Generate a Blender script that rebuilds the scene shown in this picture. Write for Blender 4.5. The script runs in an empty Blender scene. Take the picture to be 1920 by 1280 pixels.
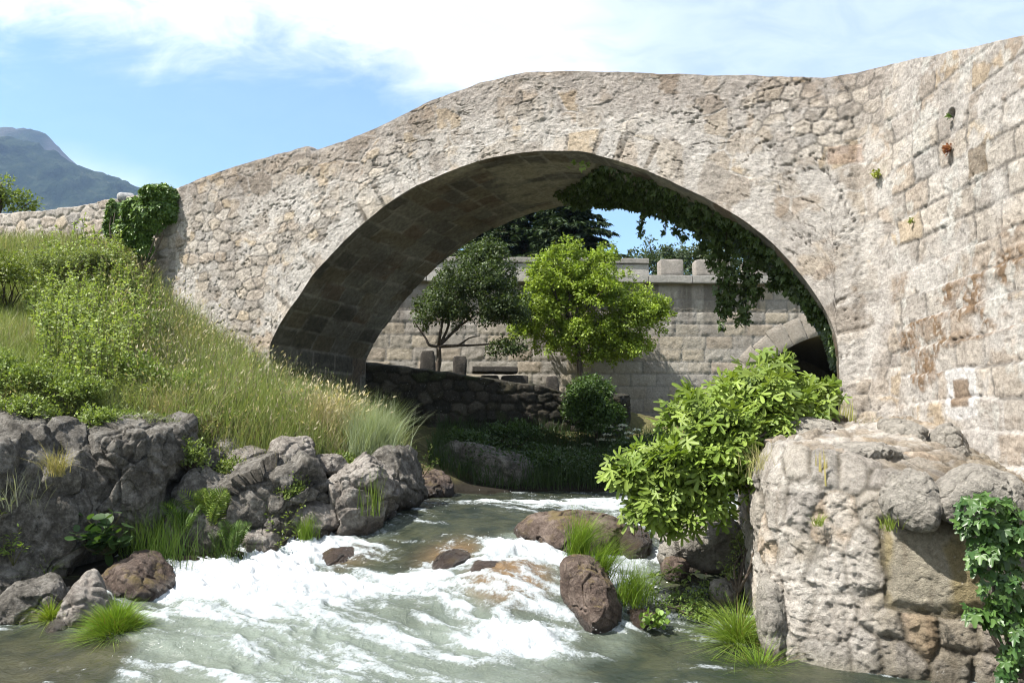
import bpy, bmesh, math, random
import numpy as np
from mathutils import Vector

C = bpy.context.scene
COL = C.collection
rng = np.random.default_rng(7)
random.seed(7)

# ------------------------------------------------------------------ camera, sky, sun, exposure
F = 1550.0                       # focal length in photograph pixels (1920 wide)
TH = math.atan(170.0 / F)        # pitch up
CAMZ = 2.0
cam = bpy.data.cameras.new('camera'); cam_o = bpy.data.objects.new('camera', cam); COL.objects.link(cam_o)
cam.sensor_width = 36.0; cam.lens = 36.0 * F / 1920.0
cam.clip_start = 0.05; cam.clip_end = 20000
cam_o.location = (0, 0, CAMZ); cam_o.rotation_euler = (math.pi / 2 + TH, 0, 0)
C.camera = cam_o

SUN_AZ = (-0.895, -0.446)          # horizontal direction towards the sun
SUN_EL = math.radians(55.5)
sun_dir = Vector((SUN_AZ[0] * math.cos(SUN_EL), SUN_AZ[1] * math.cos(SUN_EL), math.sin(SUN_EL))).normalized()
sl = bpy.data.lights.new('sun', 'SUN'); sl.energy = 5.0; sl.angle = math.radians(0.5); sl.color = (1.0, 0.95, 0.88)
so = bpy.data.objects.new('sun', sl); COL.objects.link(so)
so.rotation_euler = sun_dir.to_track_quat('Z', 'Y').to_euler(); so.location = (-20, -10, 30)

C.view_settings.view_transform = 'Standard'; C.view_settings.look = 'None'
C.view_settings.exposure = 1.32; C.view_settings.gamma = 1.0
C.render.engine = 'CYCLES'
C.cycles.max_bounces = 5; C.cycles.diffuse_bounces = 2; C.cycles.glossy_bounces = 3
C.cycles.transmission_bounces = 4; C.cycles.transparent_max_bounces = 8
C.cycles.use_denoising = True; C.cycles.denoiser = 'OPENIMAGEDENOISE'; C.cycles.denoising_input_passes = 'RGB_ALBEDO_NORMAL'; C.cycles.denoising_prefilter = 'ACCURATE'; C.cycles.filter_width = 1.1; C.cycles.sample_clamp_indirect = 4.0; C.cycles.adaptive_threshold = 0.005

W = bpy.data.worlds.new('World'); C.world = W; W.use_nodes = True


class NT:
    """small node-tree helper"""
    def __init__(s, tree):
        s.t = tree; s.n = tree.nodes; s.l = tree.links; s.n.clear()
    def add(s, typ, **kw):
        n = s.n.new(typ)
        for k, v in kw.items():
            setattr(n, k, v)
        return n
    def val(s, sock, v):
        if isinstance(v, bpy.types.NodeSocket): s.l.new(v, sock)
        elif v is not None: sock.default_value = v
    def math(s, op, a, b=None, c=None, clamp=False):
        n = s.add('ShaderNodeMath', operation=op, use_clamp=clamp)
        s.val(n.inputs[0], a); s.val(n.inputs[1], b)
        if c is not None: s.val(n.inputs[2], c)
        return n.outputs[0]
    def mix(s, f, a, b, mode='MIX'):
        n = s.add('ShaderNodeMix', data_type='RGBA', blend_type=mode)
        s.val(n.inputs[0], f); s.val(n.inputs[6], a); s.val(n.inputs[7], b)
        return n.outputs[2]
    def ramp(s, f, stops, interp='LINEAR'):
        n = s.add('ShaderNodeValToRGB'); s.val(n.inputs[0], f)
        n.color_ramp.interpolation = interp
        e = n.color_ramp.elements
        while len(e) < len(stops): e.new(0.5)
        for i, (p, c) in enumerate(stops):
            e[i].position = p
            e[i].color = c if len(c) == 4 else (*c, 1)
        return n.outputs[0]
    def noise(s, vec, scale, detail=4, rough=0.55, dist=0.0, typ='FBM'):
        n = s.add('ShaderNodeTexNoise'); n.noise_type = typ
        s.val(n.inputs['Vector'], vec)
        n.inputs['Scale'].default_value = scale; n.inputs['Detail'].default_value = detail
        n.inputs['Roughness'].default_value = rough; n.inputs['Distortion'].default_value = dist
        return n.outputs[0]
    def mapr(s, v, a, b, c=0.0, d=1.0, smooth=True):
        n = s.add('ShaderNodeMapRange'); n.interpolation_type = 'SMOOTHSTEP' if smooth else 'LINEAR'
        s.val(n.inputs[0], v)
        for i, q in enumerate((a, b, c, d)): s.val(n.inputs[1 + i], q)
        return n.outputs[0]


def build_world():
    n = NT(W.node_tree)
    out = n.add('ShaderNodeOutputWorld'); bg = n.add('ShaderNodeBackground')
    sky = n.add('ShaderNodeTexSky', sky_type='NISHITA')
    sky.sun_disc = False; sky.sun_elevation = SUN_EL
    sky.sun_rotation = math.atan2(SUN_AZ[0], SUN_AZ[1])
    sky.altitude = 500; sky.air_density = 1.0; sky.dust_density = 1.0; sky.ozone_density = 1.0
    tc = n.add('ShaderNodeTexCoord'); d = tc.outputs['Generated']
    sp = n.add('ShaderNodeSeparateXYZ'); n.l.new(d, sp.inputs[0])
    x, y, z = sp.outputs
    yy = n.math('MAXIMUM', y, 0.03)
    u = n.math('DIVIDE', x, yy); v = n.math('DIVIDE', z, yy)        # direction on a distant cloud deck
    cb = n.add('ShaderNodeCombineXYZ'); n.l.new(u, cb.inputs[0]); n.l.new(v, cb.inputs[1])
    uv = cb.outputs[0]
    mp = n.add('ShaderNodeMapping'); n.l.new(uv, mp.inputs[0]); mp.inputs['Scale'].default_value = (0.8, 1.7, 1)
    mp.inputs['Rotation'].default_value = (0, 0, math.radians(18))
    big = n.noise(mp.outputs[0], 3.0, 6, 0.6, 0.6)
    fine = n.noise(mp.outputs[0], 11.0, 6, 0.62, 0.8)
    nz = n.math('ADD', n.math('MULTIPLY', n.math('SUBTRACT', big, 0.5), 0.26), n.math('MULTIPLY', n.math('SUBTRACT', fine, 0.5), 0.10))
    # lower edge of the main cloud bank
    e1 = n.math('SUBTRACT', v, n.math('MAXIMUM', n.math('SUBTRACT', 0.425, n.math('MULTIPLY', u, 0.10)), 0.36))
    e1 = n.math('ADD', e1, n.math('MULTIPLY', nz, 1.0))
    e1 = n.math('ADD', e1, n.mapr(u, -0.25, -0.02, 0.0, 0.07))
    m1 = n.mapr(e1, -0.04, 0.10)
    thin = n.mapr(u, -0.02, 0.24, 1.0, 0.42)
    m1 = n.math('MULTIPLY', m1, thin)
    # a wisp at the left
    w = n.math('SUBTRACT', v, n.math('ADD', 0.395 - 0.112, n.math('MULTIPLY', n.math('ADD', u, 0.45), -0.30)))
    w = n.math('ADD', w, n.math('MULTIPLY', nz, 0.35))
    m2 = n.math('MULTIPLY', n.mapr(w, -0.015, 0.004), n.mapr(w, 0.008, 0.06, 1.0, 0.0))
    m2 = n.math('MULTIPLY', m2, n.math('MULTIPLY', n.mapr(u, -0.43, -0.38, 1, 0), n.mapr(u, -0.75, -0.45, 0.1, 0.5)))
    m2 = n.math('MULTIPLY', m2, n.mapr(fine, 0.25, 0.7, 0.5, 1))
    m3 = n.math('MULTIPLY', n.mapr(u, 0.1, 0.6), n.mapr(big, 0.38, 0.65, 0.1, 0.5))
    m = n.math('MAXIMUM', n.math('MAXIMUM', m1, m2), m3)
    m = n.math('ADD', m, 0.06, clamp=True)
    m = n.math('MULTIPLY', m, n.mapr(z, 0.0, 0.1))
    skc = n.mix(1.0, sky.outputs[0], (0.90, 1.09, 1.13, 1), 'MULTIPLY')
    col = n.mix(m, skc, n.mix(n.mapr(fine, .3, .7), (4.6, 4.9, 5.3, 1), (6.2, 6.4, 6.6, 1)))
    n.l.new(col, bg.inputs[0]); bg.inputs[1].default_value = 0.095
    n.l.new(bg.outputs[0], out.inputs[0])
build_world()

# ------------------------------------------------------------------ projection helpers
cT, sT = math.cos(TH), math.sin(TH)
def P(px, py, Y):
    """the point seen at photo pixel (px,py) whose world depth is Y"""
    px = np.asarray(px, float); py = np.asarray(py, float); Y = np.asarray(Y, float)
    u = (px - 960) / F; v = (640 - py) / F
    k = Y / (cT - v * sT)
    return np.stack(np.broadcast_arrays(u * k, Y + 0 * k, CAMZ + (sT + v * cT) * k), -1)
def proj(p):
    p = np.asarray(p, float)
    x, y, z = p[..., 0], p[..., 1], p[..., 2] - CAMZ
    d = y * cT + z * sT; v = (-y * sT + z * cT) / d
    return 960 + F * x / d, 640 - F * v

# ------------------------------------------------------------------ numpy noise
def hsh(ix, iy, iz, seed):
    M = np.uint64(0xFFFFFFFF)
    ix = ix.astype(np.int64).astype(np.uint64) & M; iy = iy.astype(np.int64).astype(np.uint64) & M; iz = iz.astype(np.int64).astype(np.uint64) & M
    h = (ix * np.uint64(374761393) + iy * np.uint64(668265263) + iz * np.uint64(2246822519) + np.uint64(seed * 3266489917 & 0xFFFFFFFF)) & M
    h = ((h ^ (h >> np.uint64(15))) * np.uint64(2246822519)) & M
    h = ((h ^ (h >> np.uint64(13))) * np.uint64(3266489917)) & M
    h = h ^ (h >> np.uint64(16))
    return h.astype(np.float64) / 4294967296.0
def vnoise(p, seed=0):
    p = np.asarray(p, float)
    if p.shape[-1] == 2: p = np.concatenate([p, np.zeros(p.shape[:-1] + (1,))], -1)
    f0 = np.floor(p); f = p - f0; f = f * f * (3 - 2 * f)
    ix, iy, iz = f0[..., 0], f0[..., 1], f0[..., 2]
    r = 0
    for a in (0, 1):
        wx = f[..., 0] if a else 1 - f[..., 0]
        for b in (0, 1):
            wy = f[..., 1] if b else 1 - f[..., 1]
            for c in (0, 1):
                wz = f[..., 2] if c else 1 - f[..., 2]
                r = r + wx * wy * wz * hsh(ix + a, iy + b, iz + c, seed)
    return r
def fbm(p, o=4, seed=0, gain=0.5):
    p = np.asarray(p, float); s = 0; a = 1; t = 0
    for i in range(o):
        s = s + a * vnoise(p * 2.03 ** i + 17.3 * i, seed + i); t += a; a *= gain
    return s / t            # 0..1
def ridged(p, o=4, seed=0):
    p = np.asarray(p, float); s = 0; a = 1; t = 0
    for i in range(o):
        s = s + a * (1 - np.abs(2 * vnoise(p * 2.1 ** i + 9.1 * i, seed + i) - 1)); t += a; a *= 0.5
    return s / t
def fract(p, seed=0, n=None):
    """broken-stone relief: every 3D cell is a plane tilted its own way"""
    p = np.asarray(p, float); f0 = np.floor(p); best = np.full(p.shape[:-1], 1e9); h = np.zeros(p.shape[:-1])
    for a in (-1, 0, 1):
        for b in (-1, 0, 1):
            for c in (-1, 0, 1):
                i = f0 + np.array([a, b, c]); ix, iy, iz = i[..., 0], i[..., 1], i[..., 2]
                o = np.stack([hsh(ix, iy, iz, seed + k) for k in range(3)], -1); r = i + o - p; d = (r ** 2).sum(-1)
                t = np.stack([hsh(ix, iy, iz, seed + 3 + k) - .5 for k in range(3)], -1)
                v = (r * t).sum(-1) * 2 + (hsh(ix, iy, iz, seed + 6) - .5) * .6
                m = d < best; best = np.where(m, d, best); h = np.where(m, v, h)
    return h
def sst(a, b, x):
    t = np.clip((x - a) / (b - a), 0, 1); return t * t * (3 - 2 * t)
def lerp(a, b, t): return a + (b - a) * t
def col_lerp(a, b, t): return np.asarray(a, float) * (1 - t[..., None]) + np.asarray(b, float) * t[..., None]

def stones(u, v, cw, ch, seed, jit=0.7, brick=0.5, wid=0.0):
    """irregular masonry: distance to the joint, stone id (two randoms) and offset inside the stone"""
    row0 = np.floor(v / ch)
    best = np.full(u.shape, 1e9); sec = np.full(u.shape, 1e9)
    bx = np.zeros(u.shape); by = np.zeros(u.shape); sx = np.zeros(u.shape); sy = np.zeros(u.shape)
    bi = np.zeros(u.shape); bj = np.zeros(u.shape)
    asp = cw / ch
    for dy in (-1, 0, 1):
        r = row0 + dy
        off = brick * np.mod(r, 2) + 0.35 * (hsh(r, r * 0, r * 0, seed + 5) - .5)
        c0 = np.floor(u / cw - off)
        for dx in (-2, -1, 0, 1, 2):
            c = c0 + dx
            j1 = hsh(c, r, r * 0, seed); j2 = hsh(c, r, r * 0 + 1, seed)
            X = (c + .5 + off + jit * (j1 - .5)) * cw; Y = (r + .5 + jit * .6 * (j2 - .5)) * ch
            d = (X - u) ** 2 + ((Y - v) * asp) ** 2
            m = d < best
            m2 = (~m) & (d < sec)
            sec = np.where(m, best, np.where(m2, d, sec)); sx = np.where(m, bx, np.where(m2, X, sx)); sy = np.where(m, by, np.where(m2, Y, sy))
            best = np.where(m, d, best); bx = np.where(m, X, bx); by = np.where(m, Y, by)
            bi = np.where(m, c, bi); bj = np.where(m, r, bj)
    L = np.sqrt((bx - sx) ** 2 + ((by - sy) * asp) ** 2) + 1e-6
    e = (sec - best) / (2 * L)
    # anisotropic metric: scale back where the joint is horizontal
    horiz = np.abs(by - sy) * asp / L
    e = e * lerp(1.0, 1 / asp, np.clip(horiz, 0, 1))
    return e, hsh(bi, bj, bj * 0 + 2, seed), hsh(bi, bj, bj * 0 + 3, seed), u - bx, v - by

def ashlar(u, v, bw, ch, seed):
    """regular coursed blocks of varying length"""
    r = np.floor(v / ch); fv = v / ch - r
    off = hsh(r, r * 0, r * 0, seed) * 3
    t = u / bw + off
    c = np.floor(t); ft = t - c
    # jitter joint positions
    a = 0.22 * (hsh(c, r, r * 0, seed + 1) - .5); b = 1 + 0.22 * (hsh(c + 1, r, r * 0, seed + 1) - .5)
    lo = ft < a; hi = ft > b
    c = c - lo + hi
    ft = t - c
    a = 0.22 * (hsh(c, r, r * 0, seed + 1) - .5); b = 1 + 0.22 * (hsh(c + 1, r, r * 0, seed + 1) - .5)
    e = np.minimum(np.minimum(ft - a, b - ft) * bw, np.minimum(fv, 1 - fv) * ch)
    return e, hsh(c, r, r * 0 + 2, seed), hsh(c, r, r * 0 + 3, seed)

class TPS:
    def __init__(s, pts, vals, reg=1e-3):
        s.p = np.asarray(pts, float); n = len(s.p)
        K = s.k(s.p[:, None] - s.p[None]); K += reg * np.eye(n)
        A = np.zeros((n + 3, n + 3)); A[:n, :n] = K; A[:n, n] = 1; A[:n, n + 1:] = s.p; A[n, :n] = 1; A[n + 1:, :n] = s.p.T
        s.c = np.linalg.solve(A, np.concatenate([np.asarray(vals, float), np.zeros(3)]))
    @staticmethod
    def k(d):
        r2 = (d ** 2).sum(-1) + 1e-9
        return 0.5 * r2 * np.log(r2)
    def __call__(s, q):
        q = np.asarray(q, float); sh = q.shape[:-1]; q = q.reshape(-1, 2); out = np.empty(len(q)); n = len(s.p)
        for i in range(0, len(q), 40000):
            b = q[i:i + 40000]
            out[i:i + 40000] = s.k(b[:, None] - s.p[None]) @ s.c[:n] + s.c[n] + b @ s.c[n + 1:]
        return out.reshape(sh)
def shepard(pts, vals, q, p=3.0, r0=0.15):
    pts = np.asarray(pts, float); vals = np.asarray(vals, float); q = np.asarray(q, float); sh = q.shape[:-1]; q = q.reshape(-1, 2)
    out = np.empty((len(q),) + vals.shape[1:])
    for i in range(0, len(q), 40000):
        b = q[i:i + 40000]
        w = 1 / (((b[:, None] - pts[None]) ** 2).sum(-1) + r0 * r0) ** (p / 2)
        w /= w.sum(1, keepdims=True)
        out[i:i + 40000] = w @ vals
    return out.reshape(sh + vals.shape[1:])

# ------------------------------------------------------------------ object helpers
ORG = {}
def tag(o, label=None, cat=None, group=None, kind=None):
    if label: o['label'] = label
    if cat: o['category'] = cat
    if group: o['group'] = group
    if kind: o['kind'] = kind
    return o
def thing(name, label, cat, loc=(0, 0, 0), group=None):
    o = bpy.data.objects.new(name, None); COL.objects.link(o)
    o.location = [float(q) for q in loc]; o.empty_display_size = 0.2
    ORG[o] = np.array(loc, float)
    return tag(o, label, cat, group)
def mesh(name, V, Fs, mat, parent=None, attrs=None, smooth=True, loc=None):
    """one mesh object from world coordinates; Fs = list of (n,k) index arrays"""
    V = np.asarray(V, float).reshape(-1, 3)
    org = ORG[parent] if parent is not None else (np.array(loc, float) if loc is not None else np.zeros(3))
    me = bpy.data.meshes.new(name)
    Fs = [np.asarray(f, np.int32) for f in Fs if len(f)]
    me.vertices.add(len(V)); me.vertices.foreach_set('co', (V - org).astype(np.float32).ravel())
    nl = sum(f.size for f in Fs); nf = sum(len(f) for f in Fs)
    me.loops.add(nl); me.loops.foreach_set('vertex_index', np.concatenate([f.ravel() for f in Fs]))
    tot = np.concatenate([np.full(len(f), f.shape[1], np.int32) for f in Fs])
    st = np.concatenate([[0], np.cumsum(tot)[:-1]]).astype(np.int32)
    me.polygons.add(nf); me.polygons.foreach_set('loop_start', st)
    me.polygons.foreach_set('use_smooth', np.full(nf, smooth))
    for k, a in (attrs or {}).items():
        a = np.asarray(a, np.float32)
        if a.ndim == 2:
            at = me.attributes.new(k, 'FLOAT_COLOR', 'POINT')
            at.data.foreach_set('color', np.concatenate([a, np.ones((len(a), 1), np.float32)], 1).ravel())
        else:
            at = me.attributes.new(k, 'FLOAT', 'POINT'); at.data.foreach_set('value', a.ravel())
    me.update(calc_edges=True); me.validate()
    o = bpy.data.objects.new(name, me); COL.objects.link(o)
    if mat: me.materials.append(mat)
    if parent is not None: o.parent = parent; ORG[o] = org
    elif loc is not None: o.location = [float(q) for q in loc]; ORG[o] = org
    else: ORG[o] = org
    return o
def gridf(nu, nv, base=0, keep=None):
    i = np.arange(nu - 1)[:, None] * nv + np.arange(nv - 1)[None]
    f = np.stack([i, i + nv, i + nv + 1, i + 1], -1).reshape(-1, 4) + base
    if keep is not None: f = f[keep.reshape(-1)]
    return f
class Acc:
    """collects pieces of one mesh"""
    def __init__(s): s.V = []; s.F = {}; s.A = {}; s.n = 0
    def add(s, V, Fs, **attrs):
        V = np.asarray(V, float).reshape(-1, 3)
        for f in Fs:
            f = np.asarray(f)
            if len(f): s.F.setdefault(f.shape[1], []).append(f + s.n)
        for k, a in attrs.items():
            a = np.asarray(a, float)
            if a.ndim <= 1 and a.size in (1, 3) and len(V) != a.size: a = np.broadcast_to(a, (len(V),) + (a.shape if a.size == 3 else ()))
            s.A.setdefault(k, []).append(a)
        s.V.append(V); s.n += len(V)
    def build(s, name, mat, parent=None, smooth=True, loc=None):
        return mesh(name, np.concatenate(s.V), [np.concatenate(f) for f in s.F.values()], mat, parent,
                    {k: np.concatenate(a) for k, a in s.A.items()}, smooth, loc)
def tube(pts, rad, sides=8, wob=0.0):
    pts = np.asarray(pts, float); rad = np.broadcast_to(np.asarray(rad, float), len(pts))
    t = np.gradient(pts, axis=0); t /= np.linalg.norm(t, axis=1, keepdims=True) + 1e-9
    ref = np.array([0.3, 0.9, 0.31]) if abs(t[0] @ np.array([0.3, 0.9, 0.31])) < .95 else np.array([1., 0, 0])
    a = np.cross(t, ref); a /= np.linalg.norm(a, axis=1, keepdims=True) + 1e-9
    b = np.cross(t, a)
    an = np.linspace(0, 2 * np.pi, sides, endpoint=False)
    rr = rad[:, None] * (1 + wob * (rng.random((len(pts), sides)) - .5))
    V = pts[:, None] + rr[..., None] * (np.cos(an)[None, :, None] * a[:, None] + np.sin(an)[None, :, None] * b[:, None])
    n = len(pts)
    i = np.arange(n - 1)[:, None] * sides + np.arange(sides)[None]; j = np.arange(n - 1)[:, None] * sides + (np.arange(sides) + 1)[None] % sides
    f = np.stack([i, j, j + sides, i + sides], -1).reshape(-1, 4)
    V = np.concatenate([V.reshape(-1, 3), pts[:1], pts[-1:]])
    k = np.arange(sides); k2 = (k + 1) % sides; e = (n - 1) * sides
    caps = np.concatenate([np.stack([k2, k, np.full(sides, n * sides)], -1), np.stack([e + k, e + k2, np.full(sides, n * sides + 1)], -1)])
    return V, [f, caps]
def smooth_path(pts, n):
    pts = np.asarray(pts, float); t = np.linspace(0, len(pts) - 1, n); i = np.clip(t.astype(int), 0, len(pts) - 2); f = (t - i)[:, None]
    p = np.concatenate([2 * pts[:1] - pts[1:2], pts, 2 * pts[-1:] - pts[-2:-1]])
    p0, p1, p2, p3 = p[i], p[i + 1], p[i + 2], p[i + 3]
    return .5 * (2 * p1 + (p2 - p0) * f + (2 * p0 - 5 * p1 + 4 * p2 - p3) * f ** 2 + (3 * p1 - p0 - 3 * p2 + p3) * f ** 3)
def bevel_box(cx, cy, cz, sx, sy, sz, bev=0.02, seed=0, rough=0.012, rot=0.0, taper=1.0, seg=10):
    """stone block: subdivided cube with rounded arrises and a worn surface"""
    V = []; Fq = []; n = seg
    g = np.linspace(-1, 1, n)
    for ax in range(3):
        for s in (-1, 1):
            A, B = np.meshgrid(g, g, indexing='ij'); Z = np.full_like(A, s)
            c = [None] * 3; c[ax] = Z; c[(ax + 1) % 3] = A if s > 0 else B; c[(ax + 2) % 3] = B if s > 0 else A
            base = sum(len(q) for q in V); V.append(np.stack(c, -1).reshape(-1, 3)); Fq.append(gridf(n, n, base))
    V = np.concatenate(V); Fq = np.concatenate(Fq)
    h = np.array([sx, sy, sz]) / 2
    Q = V * h; inn = np.clip(Q, -(h - bev), h - bev); d = Q - inn; L = np.linalg.norm(d, axis=1, keepdims=True)
    Q = inn + d / np.maximum(L, 1e-9) * np.minimum(L, bev)
    Q = Q + (fbm(Q * 6 + seed * 3.1, 3, seed)[:, None] - .5) * 2 * rough * V
    k = lerp(1.0, taper, (V[:, 2] + 1) / 2)
    Q[:, 0] *= k; Q[:, 1] *= k
    c, s = math.cos(rot), math.sin(rot)
    Q = np.stack([Q[:, 0] * c - Q[:, 1] * s, Q[:, 0] * s + Q[:, 1] * c, Q[:, 2]], -1)
    return Q + np.array([cx, cy, cz]), Fq

# ------------------------------------------------------------------ materials
def newmat(name):
    m = bpy.data.materials.new(name); m.use_nodes = True
    return m, NT(m.node_tree)
def finish(n, base, rough=0.9, bump=None, spec=0.3, bdist=0.01, bstr=1.0, **kw):
    p = n.add('ShaderNodeBsdfPrincipled'); out = n.add('ShaderNodeOutputMaterial')
    n.val(p.inputs['Base Color'], base); n.val(p.inputs['Roughness'], rough); n.val(p.inputs['Specular IOR Level'], spec)
    for k, v in kw.items(): n.val(p.inputs[k.replace('_', ' ')], v)
    if bump is not None:
        b = n.add('ShaderNodeBump'); n.val(b.inputs['Height'], bump); b.inputs['Distance'].default_value = bdist; b.inputs['Strength'].default_value = bstr
        n.l.new(b.outputs[0], p.inputs['Normal'])
    n.l.new(p.outputs[0], out.inputs[0])
    return p
def attr(n, name, fac=False):
    a = n.add('ShaderNodeAttribute'); a.attribute_name = name
    return a.outputs['Fac'] if fac else a.outputs['Color']
def obj_co(n):
    return n.add('ShaderNodeTexCoord').outputs['Object']

def mat_masonry(name, fine=38, amount=0.5, bdist=0.012):
    m, n = newmat(name); co = obj_co(n)
    a = n.noise(co, fine, 6, 0.78); b = n.noise(co, 7, 5, 0.62); g = n.noise(co, 110, 3, 0.7)
    k = n.math('ADD', n.math('MULTIPLY', a, 0.5), n.math('ADD', n.math('MULTIPLY', b, 0.25), n.math('MULTIPLY', g, 0.25)))
    sh = n.mapr(k, 0.34, 0.66, 1 - amount, 1 + amount * .75, smooth=False)
    c = n.add('ShaderNodeVectorMath', operation='SCALE'); n.l.new(attr(n, 'Col'), c.inputs[0]); n.l.new(sh, c.inputs['Scale'])
    # pale lichen freckles
    l = n.mapr(n.noise(co, 19, 6, 0.75), 0.60, 0.70, 0, 0.38)
    cc = n.mix(l, c.outputs[0], (0.62, 0.605, 0.57, 1))
    dk = n.mapr(n.noise(co, 26, 5, 0.8), 0.64, 0.74, 0, 0.45)
    cc = n.mix(dk, cc, (0.085, 0.078, 0.07, 1))
    finish(n, cc, 0.95, n.math('ADD', a, n.math('MULTIPLY', g, 0.5)), 0.15, bdist, 1.0)
    return m
M_WALL = mat_masonry('rubble_stone', 24, 0.66, 0.04)
M_ASH = mat_masonry('ashlar_granite', 18, 0.4, 0.045)
M_VAULT = mat_masonry('vault_stone', 14, 0.55, 0.03)
M_RIVW = mat_masonry('river_wall_stone', 26, 0.66, 0.045)

def mat_rock(name, dark, mid, pale, scale=1.0, moss=0.0):
    m, n = newmat(name); co = obj_co(n)
    a = n.noise(co, 4.5 * scale, 8, 0.66, 0.3); b = n.noise(co, 22 * scale, 6, 0.72); g = n.noise(co, 120, 3, 0.7)
    k = n.math('ADD', n.math('MULTIPLY', a, 0.5), n.math('ADD', n.math('MULTIPLY', b, 0.35), n.math('MULTIPLY', g, 0.15)))
    c = n.ramp(k, [(0.36, dark), (0.48, mid), (0.60, pale)])
    l = n.mapr(n.noise(co, 12 * scale, 7, 0.78), 0.57, 0.66, 0, 0.55)
    c = n.mix(l, c, (pale[0] * 1.25, pale[1] * 1.25, pale[2] * 1.2, 1))
    d = n.mapr(n.noise(co, 9 * scale, 7, 0.8, 0.5), 0.56, 0.68, 0, 0.75)
    c = n.mix(d, c, (dark[0] * .6, dark[1] * .6, dark[2] * .6, 1))
    if moss:
        geo = n.add('ShaderNodeNewGeometry'); sp = n.add('ShaderNodeSeparateXYZ'); n.l.new(geo.outputs['Normal'], sp.inputs[0])
        up = n.math('MULTIPLY', n.mapr(sp.outputs[2], 0.2, 0.9), n.mapr(n.noise(co, 3.2, 5, 0.7), 0.48, 0.6))
        c = n.mix(n.math('MULTIPLY', up, moss), c, (0.16, 0.125, 0.04, 1))
    wet = attr(n, 'Wet', True)
    c = n.mix(wet, c, n.mix(1.0, c, (0.33, 0.29, 0.25, 1), 'MULTIPLY'))
    h = n.math('ADD', b, n.math('MULTIPLY', n.noise(co, 60, 4, 0.75), 0.7))
    finish(n, c, n.mapr(wet, 0, 1, 0.9, 0.28), h, n.mapr(wet, 0, 1, 0.2, 0.5), 0.035, 1.0)
    return m
M_ROCK = mat_rock('grey_rock', (0.028, 0.026, 0.022), (0.095, 0.087, 0.075), (0.25, 0.235, 0.21))
M_ROCKP = mat_rock('pale_rock', (0.05, 0.046, 0.04), (0.185, 0.165, 0.145), (0.36, 0.335, 0.30))
M_ROCKB = mat_rock('brown_wet_rock', (0.028, 0.021, 0.018), (0.085, 0.062, 0.05), (0.19, 0.15, 0.125), 1.0, 0.55)
M_BOUL = mat_rock('river_boulder', (0.09, 0.083, 0.072), (0.235, 0.218, 0.19), (0.38, 0.355, 0.31), 1.3)

def mat_leaf(name, rough=0.5, trans=0.35, spec=0.35):
    m, n = newmat(name); c = attr(n, 'Col')
    p = n.add('ShaderNodeBsdfPrincipled'); n.l.new(c, p.inputs['Base Color']); p.inputs['Roughness'].default_value = rough
    p.inputs['Specular IOR Level'].default_value = spec
    t = n.add('ShaderNodeBsdfTranslucent'); tc = n.mix(1.0, c, (1.25, 1.3, 0.55, 1), 'MULTIPLY'); n.l.new(tc, t.inputs[0])
    mx = n.add('ShaderNodeMixShader'); mx.inputs[0].default_value = trans
    n.l.new(p.outputs[0], mx.inputs[1]); n.l.new(t.outputs[0], mx.inputs[2])
    out = n.add('ShaderNodeOutputMaterial'); n.l.new(mx.outputs[0], out.inputs[0])
    return m
M_LEAF = mat_leaf('foliage'); M_GRASS = mat_leaf('grass_blades', 0.55, 0.3, 0.25); M_IVY = mat_leaf('ivy_leaves', 0.4, 0.2, 0.4)
M_FIG = mat_leaf('fig_leaves', 0.5, 0.3, 0.32); M_NEEDLE = mat_leaf('needles', 0.6, 0.12, 0.2)

def mat_bark():
    m, n = newmat('bark'); co = obj_co(n)
    mp = n.add('ShaderNodeMapping'); n.l.new(co, mp.inputs[0]); mp.inputs['Scale'].default_value = (1, 1, 0.3)
    a = n.noise(mp.outputs[0], 24, 6, 0.7)
    finish(n, n.ramp(a, [(0.3, (0.028, 0.022, 0.017)), (0.7, (0.14, 0.115, 0.09))]), 0.9, a, 0.2, 0.02)
    return m
M_BARK = mat_bark()

def mat_ground():
    m, n = newmat('soil_and_turf'); co = obj_co(n)
    a = n.noise(co, 1.3, 6, 0.65); b = n.noise(co, 14, 6, 0.7)
    c = n.ramp(n.math('ADD', n.math('MULTIPLY', a, .5), n.math('MULTIPLY', b, .5)), [(0.3, (0.035, 0.03, 0.018)), (0.5, (0.09, 0.085, 0.035)), (0.68, (0.2, 0.165, 0.085))])
    c = n.mix(attr(n, 'Wet', True), c, (0.022, 0.019, 0.014, 1))  # wet soil by the water, its dark tone also painting bank shade
    finish(n, c, 0.95, b, 0.1, 0.04)
    return m
M_GROUND = mat_ground()

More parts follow.
